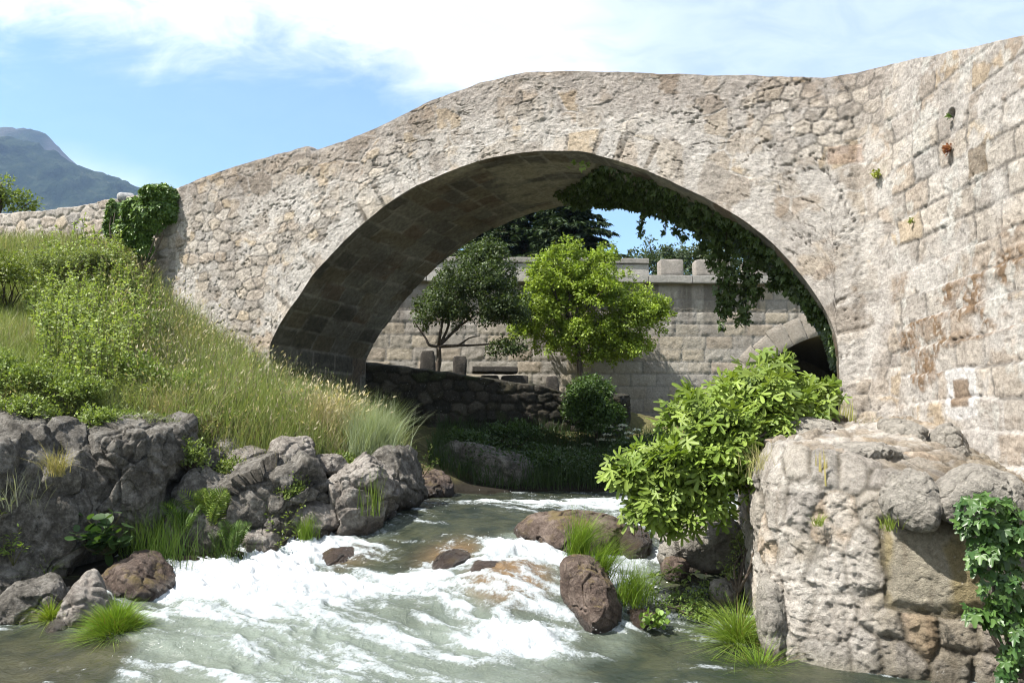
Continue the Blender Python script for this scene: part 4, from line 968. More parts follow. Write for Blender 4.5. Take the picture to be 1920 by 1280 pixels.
# ================================================================== ROCKS
_ico = {}
def ico(n):
    if n not in _ico:
        bm = bmesh.new(); bmesh.ops.create_icosphere(bm, subdivisions=n, radius=1.0)
        v = np.array([x.co[:] for x in bm.verts]); v /= np.linalg.norm(v, axis=1, keepdims=True)
        f = np.array([[x.index for x in p.verts] for p in bm.faces]); bm.free(); _ico[n] = (v, f)
    return _ico[n]
def rock(label, x0, x1, y0, y1, Y, dep, seed, mat, group=None, facets=9, sharp=9.0, rough=.06, level=6, wetb=.16, lean=0.0, crack=.05, name='rock', cat='rock', layers=0.0, up=None, frac=None):
    """a weathered boulder filling a photo box at depth Y; dep = front-to-back size in metres"""
    r = np.random.default_rng(seed); frac = (1.0 if level == 7 else .55) if frac is None else frac
    d, f = ico(level)
    nrm = r.normal(size=(facets, 3)); nrm[:, 2] *= .8; nrm /= np.linalg.norm(nrm, axis=1, keepdims=True)
    nrm = np.concatenate([nrm, np.array([[0.05, -.2, 1], [0, 0, -1]])]); nrm /= np.linalg.norm(nrm, axis=1, keepdims=True)
    if up is not None: nrm = np.concatenate([nrm, np.array(up, float) / np.linalg.norm(np.array(up, float), axis=1, keepdims=True)])
    hh = .72 + .35 * r.random(len(nrm))
    if up is not None: hh[-len(up):] *= .78
    k = np.maximum(d @ nrm.T, 0) / hh
    rad = (np.sum(k ** sharp, 1) + .35) ** (-1 / sharp)
    v = d * rad[:, None]
    ctr, c2 = P((x0 + x1) / 2, (y0 + y1) / 2, Y), P(x1, y1, Y)
    hx, hz = abs(c2[0] - ctr[0]), abs(P((x0 + x1) / 2, y0, Y)[2] - ctr[2])
    lo, hi = v.min(0), v.max(0); v = (v - (lo + hi) / 2) / ((hi - lo) / 2)
    sc = np.array([hx, dep / 2, hz]); v = v * sc
    v[:, 0] += lean * v[:, 2]
    s0 = min(hx, hz, dep / 2) ; q = v / max(s0, .05) + seed * 3.7
    nd = d
    big = fbm(q * .9, 3, seed) - .5; mid = fbm(q * 2.6, 4, seed + 1) - .5; rg = ridged(q * 1.6, 4, seed + 2)
    cr = np.abs(fbm(q * .85 + 5, 3, seed + 3) - .5)
    dis = s0 * (.36 * big + rough * 1.5 * mid + rough * 1.1 * (rg - .7)) - s0 * crack * 2.2 * sst(.035, 0, cr)
    lay = np.sin((v @ np.array([.35, .2, 1.0])) / max(s0, .05) * 9 + 5 * big) ; dis += s0 * layers * lay
    qw = q + .35 * (np.stack([big, mid, -big], -1)); dis += s0 * frac * ((.24 if level == 7 else .17) * fract(qw * 1.05, seed + 5) + .055 * fract(qw * 2.7, seed + 15)) + .012 * frac * fract(v * 9 + seed, seed + 25)
    dis += .014 * (fbm(v * 14 + seed, 3, seed + 4) - .5) * 2
    v = v + nd * dis[:, None]
    V = v + ctr
    wz = WT(np.stack([np.clip(V[:, 0], -7, 6), np.clip(V[:, 1], 4, 20)], -1))
    wet = sst(wetb + .12 * mid, wetb * .25, V[:, 2] - wz) if wetb > 0 else np.zeros(len(V))
    b = np.array([ctr[0], ctr[1], V[:, 2].min()])
    o = mesh(name, V, [f], mat, None, {'Wet': wet}, True, loc=b)
    return tag(o, label, cat, group)
LB = 'rocks of the left bank'; RB = 'rocks in the rapids'; TB = 'boulders on top of the river wall'; SB = 'small stones at the foot of the river wall'
# left bank
rock('huge dark grey rock mass at the left picture edge, shaded face above small rocks', -190, 225, 772, 1120, 9.5, 2.2, 11, M_ROCK, LB, 10, 12, .07, 7, .3, up=[[.8, -.7, -.25], [-.3, -.4, 1], [.25, -1, -.35], [.5, -.9, -.15]], layers=.012)
rock('flat topped grey slab rock rising behind the huge dark rock, dry grass on it', 170, 350, 782, 1010, 10.2, 1.8, 12, M_ROCK, LB, 9, 11, .07, 7, .3, up=[[.9, -.4, -.1], [0, -.3, 1], [.3, -1, -.3]], layers=.015)
rock('ledge of jagged rock projecting low from the shaded face of the huge dark rock', -20, 155, 905, 1100, 9.1, 1.0, 13, M_ROCK, LB, 8, 10, .07, 6, .3)
rock('dark rock in the shaded hollow behind the ferns', 320, 480, 880, 1075, 10.3, 1.2, 14, M_ROCK, LB, 8, 9, .08, 6, .4)
rock('mid grey outcrop below the tall grass between the ferns and the pale split rock', 390, 620, 850, 1050, 10.6, 1.4, 15, M_ROCK, LB, 11, 10, .09, 7, .35, up=[[-.3, -.5, 1], [.3, -1, -.3], [.8, -.6, -.1]])
rock('small upright grey rock among the dry grass above the outcrop', 505, 590, 815, 905, 10.9, .7, 16, M_ROCKP, LB, 7, 10, .08, 6, 0)
rock('pale rock with split top at the water beside the left chute', 600, 742, 850, 1010, 10.7, 1.1, 17, M_ROCKP, LB, 10, 11, .085, 7, .22, up=[[.3, -1, -.1], [-.5, -.2, 1], [-.8, -.4, .4]])
rock('grey rock under the feathery blue green plant near the left pier', 690, 795, 838, 960, 11.4, 1.1, 18, M_ROCK, LB, 8, 10, .07, 6, .25, up=[[.8, -.3, .6]])
rock('low brownish rock shelf between the outcrop and the pale split rock', 540, 650, 930, 1040, 10.45, .8, 19, M_ROCKP, LB, 8, 10, .08, 6, .3)
rock('round pale stone half buried in dry grass beside the fern hollow', 395, 470, 812, 880, 11.2, .8, 29, M_ROCKP, LB, 7, 9, .07, 6, 0)
rock('big shaded boulder on the far bank under the arch', 785, 1008, 828, 945, 16.2, 1.6, 20, M_ROCK, LB, 9, 9, .06, 7, .12, up=[[.7, -.2, .9], [-.4, -.8, .3]], frac=.3)
# near left, by the water
rock('dark purple brown pyramid shaped rock at the edge of the white water', 185, 325, 1036, 1130, 8.9, .9, 21, M_ROCKB, RB, 7, 12, .09, 6, .12, up=[[-.6, -.4, .7], [.7, -.3, .6]], layers=.03, frac=.5)
rock('grey rock with one long crack, second from the left edge near the water', 12, 122, 1083, 1215, 8.3, .8, 22, M_ROCK, RB, 8, 10, .06, 6, .07, crack=.09)
rock('steep pale grey rock between the cracked rock and the sedge tuft', 108, 215, 1073, 1225, 8.1, .7, 23, M_ROCKP, RB, 7, 11, .06, 6, .07, up=[[-.8, -.3, .6]])
rock('grey rock cut off by the left picture edge beside the cracked rock', -70, 45, 1052, 1160, 8.7, .8, 24, M_ROCK, RB, 7, 10, .06, 6, .1)
rock('small dark wet stone at the waterline below the cracked rock', 20, 85, 1180, 1222, 7.9, .35, 25, M_ROCKB, RB, 6, 8, .05, 5, .1)
rock('small grey stone at the waterline left of the sedge tuft', 84, 132, 1160, 1205, 7.8, .35, 26, M_ROCK, RB, 6, 8, .05, 5, .1)
# in the stream
rock('broad flat wet brown boulder above the right hand fall', 962, 1185, 958, 1050, 9.9, 1.3, 31, M_ROCKB, RB, 8, 7, .04, 7, .10, up=[[-.1, -.1, 1], [-.7, -.6, .3]], frac=.15)
rock('upright reddish brown wet rock with dry moss, left of the long grass', 1052, 1160, 1050, 1215, 8.0, .8, 32, M_ROCKB, RB, 8, 10, .07, 7, .10, lean=-.18, up=[[.6, -.3, .8], [-.8, -.5, .2]], frac=.4)
rock('brown rock breaking through the foam of the right hand fall', 880, 965, 1050, 1120, 8.75, .6, 33, M_ROCKB, RB, 7, 7, .06, 6, .35, frac=.25)
rock('dark submerged rock in the left hand chute', 590, 700, 1028, 1105, 9.75, .6, 34, M_ROCKB, RB, 7, 8, .05, 6, .5, frac=.25)
rock('golden brown rock just under the sheet of smooth water', 810, 885, 1032, 1085, 9.3, .7, 35, M_ROCKB, RB, 7, 7, .05, 6, .5, frac=.15)
rock('rounded wet rock with a thin fall beside the fig tree', 1140, 1222, 985, 1065, 9.6, .7, 36, M_ROCKB, RB, 7, 8, .05, 6, .6, frac=.25)
rock('small flat brown rock at the end of the long grass', 1155, 1245, 1142, 1195, 8.0, .5, 37, M_ROCKB, RB, 7, 9, .05, 6, .10)
rock('grey boulder with ochre stained side under the fig tree', 1222, 1375, 940, 1085, 9.4, 1.0, 38, M_BOUL, RB, 8, 10, .05, 7, .10, up=[[-.8, -.4, .3], [0, -.8, .5]], frac=.45)
rock('small brown stone leaning on the ochre stained boulder', 1240, 1292, 1045, 1090, 8.9, .35, 39, M_ROCKB, SB, 7, 9, .06, 5, .1)
rock('small dark stone in the gap at the back of the side channel', 1298, 1345, 1052, 1095, 9.2, .35, 40, M_ROCKB, SB, 7, 9, .06, 5, .2)
rock('rounded tan stone at the wall foot beside the side channel', 1328, 1388, 1085, 1150, 8.5, .45, 41, M_BOUL, SB, 7, 6, .04, 6, .10, frac=.45)
rock('tall smooth grey stone standing at the outer corner of the river wall foot', 1415, 1478, 1075, 1262, 7.25, .45, 42, M_BOUL, SB, 7, 8, .035, 6, .15, frac=.45)
# loose boulders on the river wall
rock('pale speckled boulder on the wall top near the wing wall foot', 1642, 1735, 782, 865, 8.5, .6, 51, M_BOUL, TB, 6, 6, .03, 6, 0, frac=.45)
rock('tan boulder with dark hollow beside it, tucked under the wing wall', 1742, 1812, 792, 880, 8.3, .6, 52, M_BOUL, TB, 6, 7, .05, 6, 0, frac=.45)
rock('round grey boulder on the wall edge with dark broken right side', 1655, 1762, 878, 992, 6.55, .5, 53, M_BOUL, TB, 6, 7, .035, 7, 0, up=[[1, -.4, -.1]], frac=.45)
rock('smooth dark grey egg shaped boulder at the top of the ivy', 1752, 1925, 872, 985, 6.42, .6, 54, M_BOUL, TB, 6, 6, .025, 7, 0, up=[[.5, 0, .9]], frac=.45)
rock('flat rounded capping stone at the corner of the wall top', 1455, 1600, 782, 858, 8.6, .9, 55, M_BOUL, TB, 6, 6, .05, 7, 0, frac=.45)
rock('broad worn capping stone on the middle of the wall top', 1520, 1690, 828, 900, 7.4, .8, 56, M_BOUL, TB, 6, 6, .05, 7, 0, frac=.45)

for (lab, x0, x1, y0, y1, Y, d, sd_) in (('small warm grey rock showing through the dry grass above the outcrop', 430, 505, 838, 890, 10.9, .6, 61), ('flat pale stone in the dry grass left of the outcrop', 350, 420, 838, 885, 10.75, .5, 62),
        ('low pale stone on the bank crest beside the feathery plant', 585, 655, 850, 890, 11.2, .5, 63), ('angular rock in the dark crevice right of the flat topped slab', 330, 400, 900, 985, 10.2, .6, 64), ('squat rock at the waterline below the outcrop', 455, 540, 985, 1050, 10.1, .6, 65)):
    rock(lab, x0, x1, y0, y1, Y, d, sd_, M_ROCKP if sd_ % 2 else M_ROCK, LB, 8, 11, .07, 6, .2)

rock('low dark rock added to stand in for shade where the bank meets the left pier', 762, 850, 882, 950, 14.2, .9, 66, M_ROCKB, LB, 8, 9, .06, 6, .3, frac=.4)  # dark rock added where the bank only lies in shade
rock('dark stone at the waterline behind the pale split rock', 735, 790, 915, 962, 12.6, .6, 67, M_ROCKB, LB, 8, 9, .06, 6, .3, frac=.4)

# ================================================================== PLANTS
def nz(v): return v / (np.linalg.norm(v, axis=-1, keepdims=True) + 1e-9)
T_OVAL = (np.array([(0, 0, 0), (-.26, .42, .07), (0, 1, -.10), (.26, .42, .07), (0, .48, 0)]), np.array([(0, 4, 1), (1, 4, 2), (0, 3, 4), (4, 3, 2)]))
T_SMALL = (np.array([(0, 0, 0), (-.30, .5, .08), (0, 1, -.06), (.30, .5, .08)]), np.array([(0, 2, 1), (0, 3, 2)]))
T_NARROW = (np.array([(0, 0, 0), (-.11, .45, .04), (0, 1, -.12), (.11, .45, .04)]), np.array([(0, 2, 1), (0, 3, 2)]))
T_ROUND = (np.array([(0, 0, 0)] + [(.5 * math.sin(a) * .92, .52 - .5 * math.cos(a), .06 * abs(math.sin(a))) for a in np.linspace(.5, 2 * math.pi - .5, 9)]), np.array([(0, i, i + 1) for i in range(1, 9)]))
def _lobed(lobes, sinus, w, cup=.12):
    pts = [(0, -.02, 0)]; n = len(lobes)
    for i, (a, r) in enumerate(lobes):
        for da, rr in ((-w, .72 * r), (-w * .55, .95 * r), (0, r), (w * .55, .95 * r), (w, .72 * r)):
            t = math.radians(a + da); pts.append((rr * math.sin(t), rr * math.cos(t), -cup * rr * rr + .03 * (da != 0)))
        if i < n - 1:
            t = math.radians((a + lobes[i + 1][0]) / 2); rr = sinus; pts.append((rr * math.sin(t), rr * math.cos(t), .05))
    return np.array(pts), np.array([(0, i, i + 1) for i in range(1, len(pts) - 1)])
T_FIG = _lobed([(-108, .62), (-54, .9), (0, 1.0), (54, .9), (108, .62)], .2, 12.5, .12)
T_IVY = _lobed([(-105, .5), (-52, .68), (0, .9), (52, .68), (105, .5)], .46, 14, .08)
def leaves(acc, pos, tip, nrm, size, tmpl, col, wid=1.0):
    T, Fq = tmpl; tip = nz(tip); nrm = nrm - (nrm * tip).sum(1, keepdims=True) * tip; nrm = nz(nrm); sd = np.cross(tip, nrm)
    n = len(pos); size = np.broadcast_to(size, n); wid = np.broadcast_to(wid, n)
    V = pos[:, None] + size[:, None, None] * (T[None, :, 0, None] * sd[:, None] * wid[:, None, None] + T[None, :, 1, None] * tip[:, None] + T[None, :, 2, None] * nrm[:, None])
    acc.add(V, [(Fq[None] + len(T) * np.arange(n)[:, None, None]).reshape(-1, 3)], Col=np.repeat(col, len(T), 0))
def lcol(n, a, b, dry=0.0, dcol=(.22, .17, .06)):
    t = rng.random(n); c = np.array(a) * (1 - t[:, None]) + np.array(b) * t[:, None]; c *= (.8 + .4 * rng.random((n, 1)))
    if dry: m = rng.random(n) < dry; c[m] = np.array(dcol) * (.7 + .6 * rng.random((m.sum(), 1)))
    return c
def blades(acc, root, L, w, lean, curve, col, seg=3, dirs=None):
    """grass blades: root (n,3), lean (n,3) horizontal direction times amount"""
    n = len(root); L = np.broadcast_to(L, n); w = np.broadcast_to(w, n); t = np.linspace(0, 1, seg + 1)
    up = np.array([0, 0, 1.0]); az = rng.random(n) * 2 * np.pi; sd = np.stack([np.cos(az), np.sin(az), 0 * az], -1)
    base = lean * .35
    d0 = nz(up + base) if dirs is None else dirs
    ctr = root[:, None] + L[:, None, None] * (t[None, :, None] * d0[:, None] + (t ** 2)[None, :, None] * (lean * curve[:, None] - up * (np.linalg.norm(lean, axis=1) * curve)[:, None] * .45)[:, None])
    ww = w[:, None] * (1 - t[None, :] ** 1.6 * .93) * .5
    A = ctr - sd[:, None] * ww[..., None]; B = ctr + sd[:, None] * ww[..., None]
    V = np.stack([A, B], 2).reshape(n, -1, 3); k = 2 * (seg + 1)
    fq = np.array([(2 * i, 2 * i + 1, 2 * i + 3, 2 * i + 2) for i in range(seg)])
    acc.add(V, [(fq[None] + k * np.arange(n)[:, None, None]).reshape(-1, 4)], Col=np.repeat(col, k, 0))
    return ctr[:, -1], ctr[:, -1] - ctr[:, -2]
def rand_lean(n, amt, bias=(0, 0)):
    a = rng.random(n) * 2 * np.pi; m = amt * rng.random(n) ** .7
    return np.stack([np.cos(a) * m + bias[0], np.sin(a) * m + bias[1], 0 * a], -1)
def ell(px, py, Y, rx, ry, rd=None):
    c = P(px, py, Y); k = Y / F
    return (c, np.array([rx * k, (rd if rd is not None else .5 * (rx + ry)) * k, ry * k]))
def crown_pts(ells, nclump, per, cr, surf=.45, zmin=None, low=-.35):
    """leaf positions and outward directions in clumps spread through ellipsoids"""
    vol = np.array([e[1].prod() ** (2 / 3) for e in ells]); pr = vol / vol.sum()
    k = rng.choice(len(ells), nclump, p=pr); d = nz(rng.normal(size=(nclump, 3))); d[:, 2] = np.where(d[:, 2] < low, -d[:, 2] * .5, d[:, 2])
    r = rng.random(nclump) ** surf; c = np.array([ells[i][0] for i in k]); R = np.array([ells[i][1] for i in k])
    cc = c + d * r[:, None] * R
    n = nclump * per; off = rng.normal(size=(n, 3)); off = nz(off) * (rng.random((n, 1)) ** .5) * cr * (.6 + .8 * np.repeat(rng.random(nclump), per)[:, None])
    pos = np.repeat(cc, per, 0) + off; out = nz(nz(np.repeat(d * R, per, 0)) * .7 + nz(off) * .8)
    clump_t = np.repeat(rng.random(nclump), per)
    return pos, out, clump_t, cc
def leafy(acc, pos, out, size, tmpl, col, droop=.2, upb=.5):
    n = len(pos); rd = nz(rng.normal(size=(n, 3)))
    tip = nz(out * .6 + rd * .8 + np.array([0, 0, -droop])); nrm = nz(out * .5 + np.array([0, 0, upb]) + rng.normal(size=(n, 3)) * .45)
    leaves(acc, pos, tip, nrm, size * (.6 + .8 * rng.random(n)), tmpl, col)
def limbs(acc, root, targets, r0, r1, bow=.2, seg=9, wob=.04):
    for t in targets:
        t = np.asarray(t, float); m = .5 * (root + t) + rng.normal(size=3) * bow * np.linalg.norm(t - root) * .35; m[2] -= 0
        p = smooth_path(np.stack([root, lerp(root, m, .6) + rng.normal(size=3) * wob, m, lerp(m, t, .55) + rng.normal(size=3) * wob, t]), seg)
        V, f = tube(p, np.linspace(r0, r1, seg), 7, .15); acc.add(V, f)

def tree(name, label, cat, base, ells, nclump, per, cr, lsize, cols, tmpl=T_SMALL, limb_n=9, r0=.09, group=None, mat=None, surf=.45, trunk_top=None, dry=0.0, droop=.2, tips=None):
    base = np.asarray(base, float); t = thing(name, label, cat, base, group)
    pos, out, ct, cc = crown_pts(ells, nclump, per, cr, surf)
    c = lcol(len(pos), cols[0], cols[1], dry) * (.75 + .5 * ct[:, None])
    A = Acc(); leafy(A, pos, out, lsize, tmpl, c, droop); A.build('crown', mat or M_LEAF, t)
    B = Acc(); top = np.asarray(trunk_top if trunk_top is not None else lerp(base, ells[0][0], .55), float)
    p = smooth_path(np.stack([base - [0, 0, .15], lerp(base, top, .5) + rng.normal(size=3) * .03, top]), 8); V, f = tube(p, np.linspace(r0 * 1.25, r0 * .75, 8), 9, .15); B.add(V, f)
    tg = cc[rng.choice(len(cc), min(limb_n, len(cc)), replace=False)] if tips is None else tips
    limbs(B, top, tg, r0 * .6, .012)
    B.build('trunk', M_BARK, t)
    return t

G1 = ((.085, .135, .028), (.15, .20, .045))        # bright spring green
# ---- trees beyond the arch
BT = [(1065, 530, 78, 75), (1010, 590, 62, 80), (1120, 560, 85, 90), (1195, 600, 66, 70), (1090, 630, 95, 55), (1160, 650, 75, 48), (1065, 478, 40, 32), (1130, 490, 30, 34), (1040, 650, 45, 34), (1120, 672, 80, 28), (1225, 590, 40, 40), (985, 620, 30, 45), (1015, 510, 30, 36)]
tree('leafy_tree', 'bright green dense round tree lit by the sun in front of the granite wall', 'tree', P(1090, 716, 22.9),
     [ell(a, b, 22.9, c, d, .8 * min(c, d)) for a, b, c, d in BT], 1250, 50, .15, .075, ((.155, .22, .022), (.255, .335, .05)), limb_n=18, r0=.07)
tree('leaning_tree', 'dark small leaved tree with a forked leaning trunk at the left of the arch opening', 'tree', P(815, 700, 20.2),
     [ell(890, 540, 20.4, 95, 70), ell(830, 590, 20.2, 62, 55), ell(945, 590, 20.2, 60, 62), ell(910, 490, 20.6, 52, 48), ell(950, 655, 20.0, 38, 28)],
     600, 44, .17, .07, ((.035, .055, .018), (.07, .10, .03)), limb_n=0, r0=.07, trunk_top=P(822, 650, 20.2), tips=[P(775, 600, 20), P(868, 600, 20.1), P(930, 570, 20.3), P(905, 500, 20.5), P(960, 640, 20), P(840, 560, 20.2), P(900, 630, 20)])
tree('shrub', 'small dark glossy bush at the right end of the terrace wall', 'bush', P(1118, 850, 18.2), [ell(1108, 742, 18.3, 46, 40), ell(1125, 790, 18.2, 46, 48), ell(1085, 770, 18.2, 30, 34)], 330, 45, .13, .065, ((.04, .075, .018), (.08, .135, .03)), limb_n=6, r0=.04)
def conifer(label, base, H, R, seed, cols, n_w=26):
    r = np.random.default_rng(seed); base = np.asarray(base, float); t = thing('conifer', label, 'tree', base, 'evergreens beyond the granite wall')
    B = Acc(); V, f = tube(np.stack([base, base + [0, 0, H * .5], base + [0, 0, H]]), [.22, .14, .02], 8); B.add(V, f)
    A = Acc()
    for i in range(n_w):
        zf = .12 + .86 * i / n_w; L = R * (1 - zf) ** .8 * (.75 + .5 * r.random()) + .25; nb = 8
        for k in range(nb):
            a = 2 * math.pi * (k + r.random()) / nb; d = np.array([math.cos(a), math.sin(a), 0]); Lk = L * (.6 + .6 * r.random())
            p = base + [0, 0, H * zf] + np.outer(np.linspace(0, 1, 6), d * Lk) + np.outer(np.linspace(0, 1, 6) ** 2, [0, 0, -.22 * Lk]) + np.outer(np.linspace(0, 1, 6), [0, 0, .12 * Lk])
            V, f = tube(p, np.linspace(.035, .006, 6), 4); B.add(V, f)
            m = int(60 * Lk) + 20; tt = r.random(m) ** .7; q = np.stack([np.interp(tt, np.linspace(0, 1, 6), p[:, j]) for j in range(3)], -1)
            sd = np.array([-d[1], d[0], 0]); sgn = r.choice([-1, 1], m)
            tip = d * .7 + sd[None] * sgn[:, None] * .8 + np.array([0, 0, -.35]) + r.normal(size=(m, 3)) * .25
            leaves(A, q, tip, np.tile([0, 0, 1.], (m, 1)) + r.normal(size=(m, 3)) * .3, .22 + .16 * r.random(m), T_NARROW, lcol(m, *cols), 1.4)
    B.build('trunk', M_BARK, t); A.build('crown', M_NEEDLE, t)
NC = ((.02, .038, .018), (.05, .075, .03))
conifer('broad dark cedar with drooping boughs above the battlements, nearest the patch of sky', P(1070, 640, 33), 6.6, 3.2, 1, NC, 30)
conifer('dark cedar above the parapet, left of the one beside the patch of sky', P(985, 640, 36), 9.5, 3.4, 2, NC, 30)
conifer('hindmost dark evergreen, mostly hidden by the arch above the leaning tree', P(900, 640, 38), 10, 3.6, 3, NC, 30)
tree('leafy_tree', 'small dark tree behind the battlement gap', 'tree', P(1240, 640, 30), [ell(1235, 490, 30, 55, 45), ell(1250, 540, 30, 60, 60)], 130, 50, .25, .12, ((.03, .05, .02), (.06, .085, .035)), limb_n=5, r0=.1, group='trees beyond the granite wall')
tree('leafy_tree', 'grey green tree behind the battlements at the right of the sky patch', 'tree', P(1320, 640, 31), [ell(1300, 480, 31, 50, 30), ell(1340, 500, 31, 60, 50), ell(1440, 510, 31, 70, 50)], 170, 50, .25, .12, ((.05, .07, .035), (.09, .115, .06)), limb_n=5, r0=.1, group='trees beyond the granite wall')
tree('leafy_tree', 'light green airy tree at the left edge behind the approach wall', 'tree', P(0, 470, 20), [ell(-10, 372, 20, 55, 40), ell(40, 385, 20, 32, 30), ell(-60, 350, 20, 60, 60)], 120, 34, .16, .085, ((.12, .17, .03), (.20, .25, .06)), limb_n=10, r0=.07)

# ---- fig tree
FIGE = [ell(1420, 790, 8.9, 105, 95, 110), ell(1330, 820, 8.5, 95, 85, 90), ell(1260, 880, 8.2, 85, 60, 70), ell(1350, 900, 8.1, 75, 70, 60), ell(1240, 940, 8.1, 50, 40, 50), ell(1490, 765, 9.3, 60, 38, 60), ell(1200, 890, 8.2, 45, 28, 40), ell(1310, 955, 8.1, 55, 35, 40), ell(1400, 725, 9.1, 55, 42, 50), ell(1165, 882, 8.1, 34, 14, 30), ell(1210, 960, 8.0, 36, 34, 36), ell(1530, 735, 9.6, 34, 22, 40), ell(1455, 692, 9.2, 24, 22, 30), ell(1300, 752, 8.7, 40, 22, 40), ell(1275, 985, 8.0, 40, 22, 36)]
fb = P(1490, 800, 9.9); fig = thing('fig_tree', 'broad fig tree with large lobed leaves growing out from the river wall over the water', 'tree', fb)
pos, out, ct, cc = crown_pts(FIGE, 620, 6, .12, .36, low=-.6)
n = len(pos); c = lcol(n, (.11, .17, .026), (.215, .285, .056)) * (.8 + .4 * ct[:, None])
rd = rng.normal(size=(n, 3)); fo = nz(out + np.array([-.35, -.45, .1]))
tip = nz(fo * .8 + rd * .35 + np.array([0, 0, -.45])); nrm = nz(fo * .5 + np.array([-.3, -.4, .6]) + rng.normal(size=(n, 3)) * .38)
A = Acc(); leaves(A, pos, tip, nrm, .06 + .11 * rng.random(n) ** 1.2, T_FIG, c); A.build('crown', M_FIG, fig)
B = Acc(); limbs(B, fb, cc[rng.choice(len(cc), 26, replace=False)], .035, .008, .25)
V, f = tube(smooth_path(np.stack([P(1580, 790, 10.0), P(1500, 775, 9.6), P(1430, 800, 9.0), P(1330, 850, 8.6)]), 14), np.linspace(.075, .02, 14), 9, .2); B.add(V, f)
V, f = tube(smooth_path(np.stack([fb, P(1440, 880, 9.0), P(1330, 930, 8.4), P(1230, 950, 8.2)]), 12), np.linspace(.06, .012, 12), 8, .2); B.add(V, f)
B.build('trunk', M_BARK, fig)

# ---- ivies
def ivy_leaves(acc, pos, out, size, cols, hang=.8):
    n = len(pos); tip = nz(np.array([0, 0, -hang]) + out * .35 + rng.normal(size=(n, 3)) * .45); nrm = nz(out + np.array([0, 0, .25]) + rng.normal(size=(n, 3)) * .35)
    leaves(acc, pos, tip, nrm, size * (.6 + .7 * rng.random(n)), T_IVY, lcol(n, *cols))
# under the arch: a curtain on the vault's right side plus hanging strands
iv = thing('ivy', 'dark ivy curtain hanging from the right side of the arch vault in trailing strands', 'ivy', (*(A0 - 2.4 * TX - AX * 1.6), 4.0))
A = Acc()
N_ = 7000; i0, i1 = int(.50 * 320), 318
ii = (i0 + (i1 - i0) * rng.random(N_) ** .9).astype(int); w = BW - 2.7 * rng.random(N_) ** 1.5
frac = (ii - i0) / (i1 - i0); keep = (w > 1.9 - 1.6 * sst(.02, .35, frac) + .5 * (fbm(np.stack([frac * 14, w * 2, w * 0], -1), 3, 301) - .5)) & (w > .35 + .3 * (fbm(np.stack([frac * 20, w, w * 0], -1), 2, 302) - .5))
ii, w = ii[keep], w[keep]; nI = len(ii)
tg_ = np.gradient(ARC, axis=0); tg_ = nz(tg_); inn2 = np.stack([tg_[:, 1], -tg_[:, 0]], 1)
th = (.02 + .09 * rng.random(nI) * sst(0, 1.2, w)); p2 = ARC[ii] + inn2[ii] * th[:, None]
pos = np.concatenate([A0 + p2[:, :1] * TX - w[:, None] * AX, p2[:, 1:]], 1); on = inn2[ii]; out = np.concatenate([on[:, :1] * TX, on[:, 1:]], 1) + np.array([0, -.35, 0])
ivy_leaves(A, pos, out, .085, ((.04, .07, .018), (.075, .115, .03)))
S_ = Acc()
for (px, ytop, ybot, Y, wd, dens) in ((1203, 385, 445, 13.6, 9, 60), (1262, 395, 440, 13.3, 10, 60), (1283, 390, 450, 13.2, 16, 120), (1243, 425, 440, 13.3, 8, 25), (1310, 400, 470, 13.0, 18, 150), (1338, 410, 500, 12.9, 20, 200), (1365, 430, 590, 12.7, 20, 420), (1388, 430, 608, 12.6, 18, 380),
                                      (1352, 540, 622, 12.7, 9, 80), (1420, 450, 560, 12.5, 16, 200), (1412, 560, 580, 12.5, 14, 30), (1445, 470, 545, 12.4, 18, 200), (1472, 490, 535, 12.2, 14, 130), (1500, 500, 560, 12.0, 14, 140), (1522, 540, 600, 11.9, 12, 140), (1543, 560, 608, 11.75, 9, 120)):
    a, b = P(px, ytop - 20, Y), P(px + rng.normal() * 5, ybot, Y); a[2] += .1
    pth = smooth_path(np.stack([a, lerp(a, b, .4) + rng.normal(size=3) * .04, lerp(a, b, .75) + rng.normal(size=3) * .05, b]), 10)
    V, f = tube(pth, np.linspace(.008, .003, 10), 4); S_.add(V, f)
    t = rng.random(dens); q = np.stack([np.interp(t, np.linspace(0, 1, 10), pth[:, j]) for j in range(3)], -1) + rng.normal(size=(dens, 3)) * (wd * .6 * Y / F) * (1 - .5 * t[:, None]) * np.array([1, .8, .5])
    ivy_leaves(A, q, rng.normal(size=(dens, 3)) + np.array([0, -.6, 0]), .085, ((.045, .075, .02), (.08, .12, .035)))
k = 12; q = np.stack([P(1087 + rng.normal() * 9, 295 + rng.random() * 22, 12.62) for _ in range(k)]); ivy_leaves(A, q, np.tile([-.4, -.9, .2], (k, 1)), .075, ((.13, .2, .04), (.18, .25, .05)))  # a few leaves coloured brighter to read as sunlit
A.build('foliage', M_IVY, iv); S_.build('stem', M_BARK, iv)
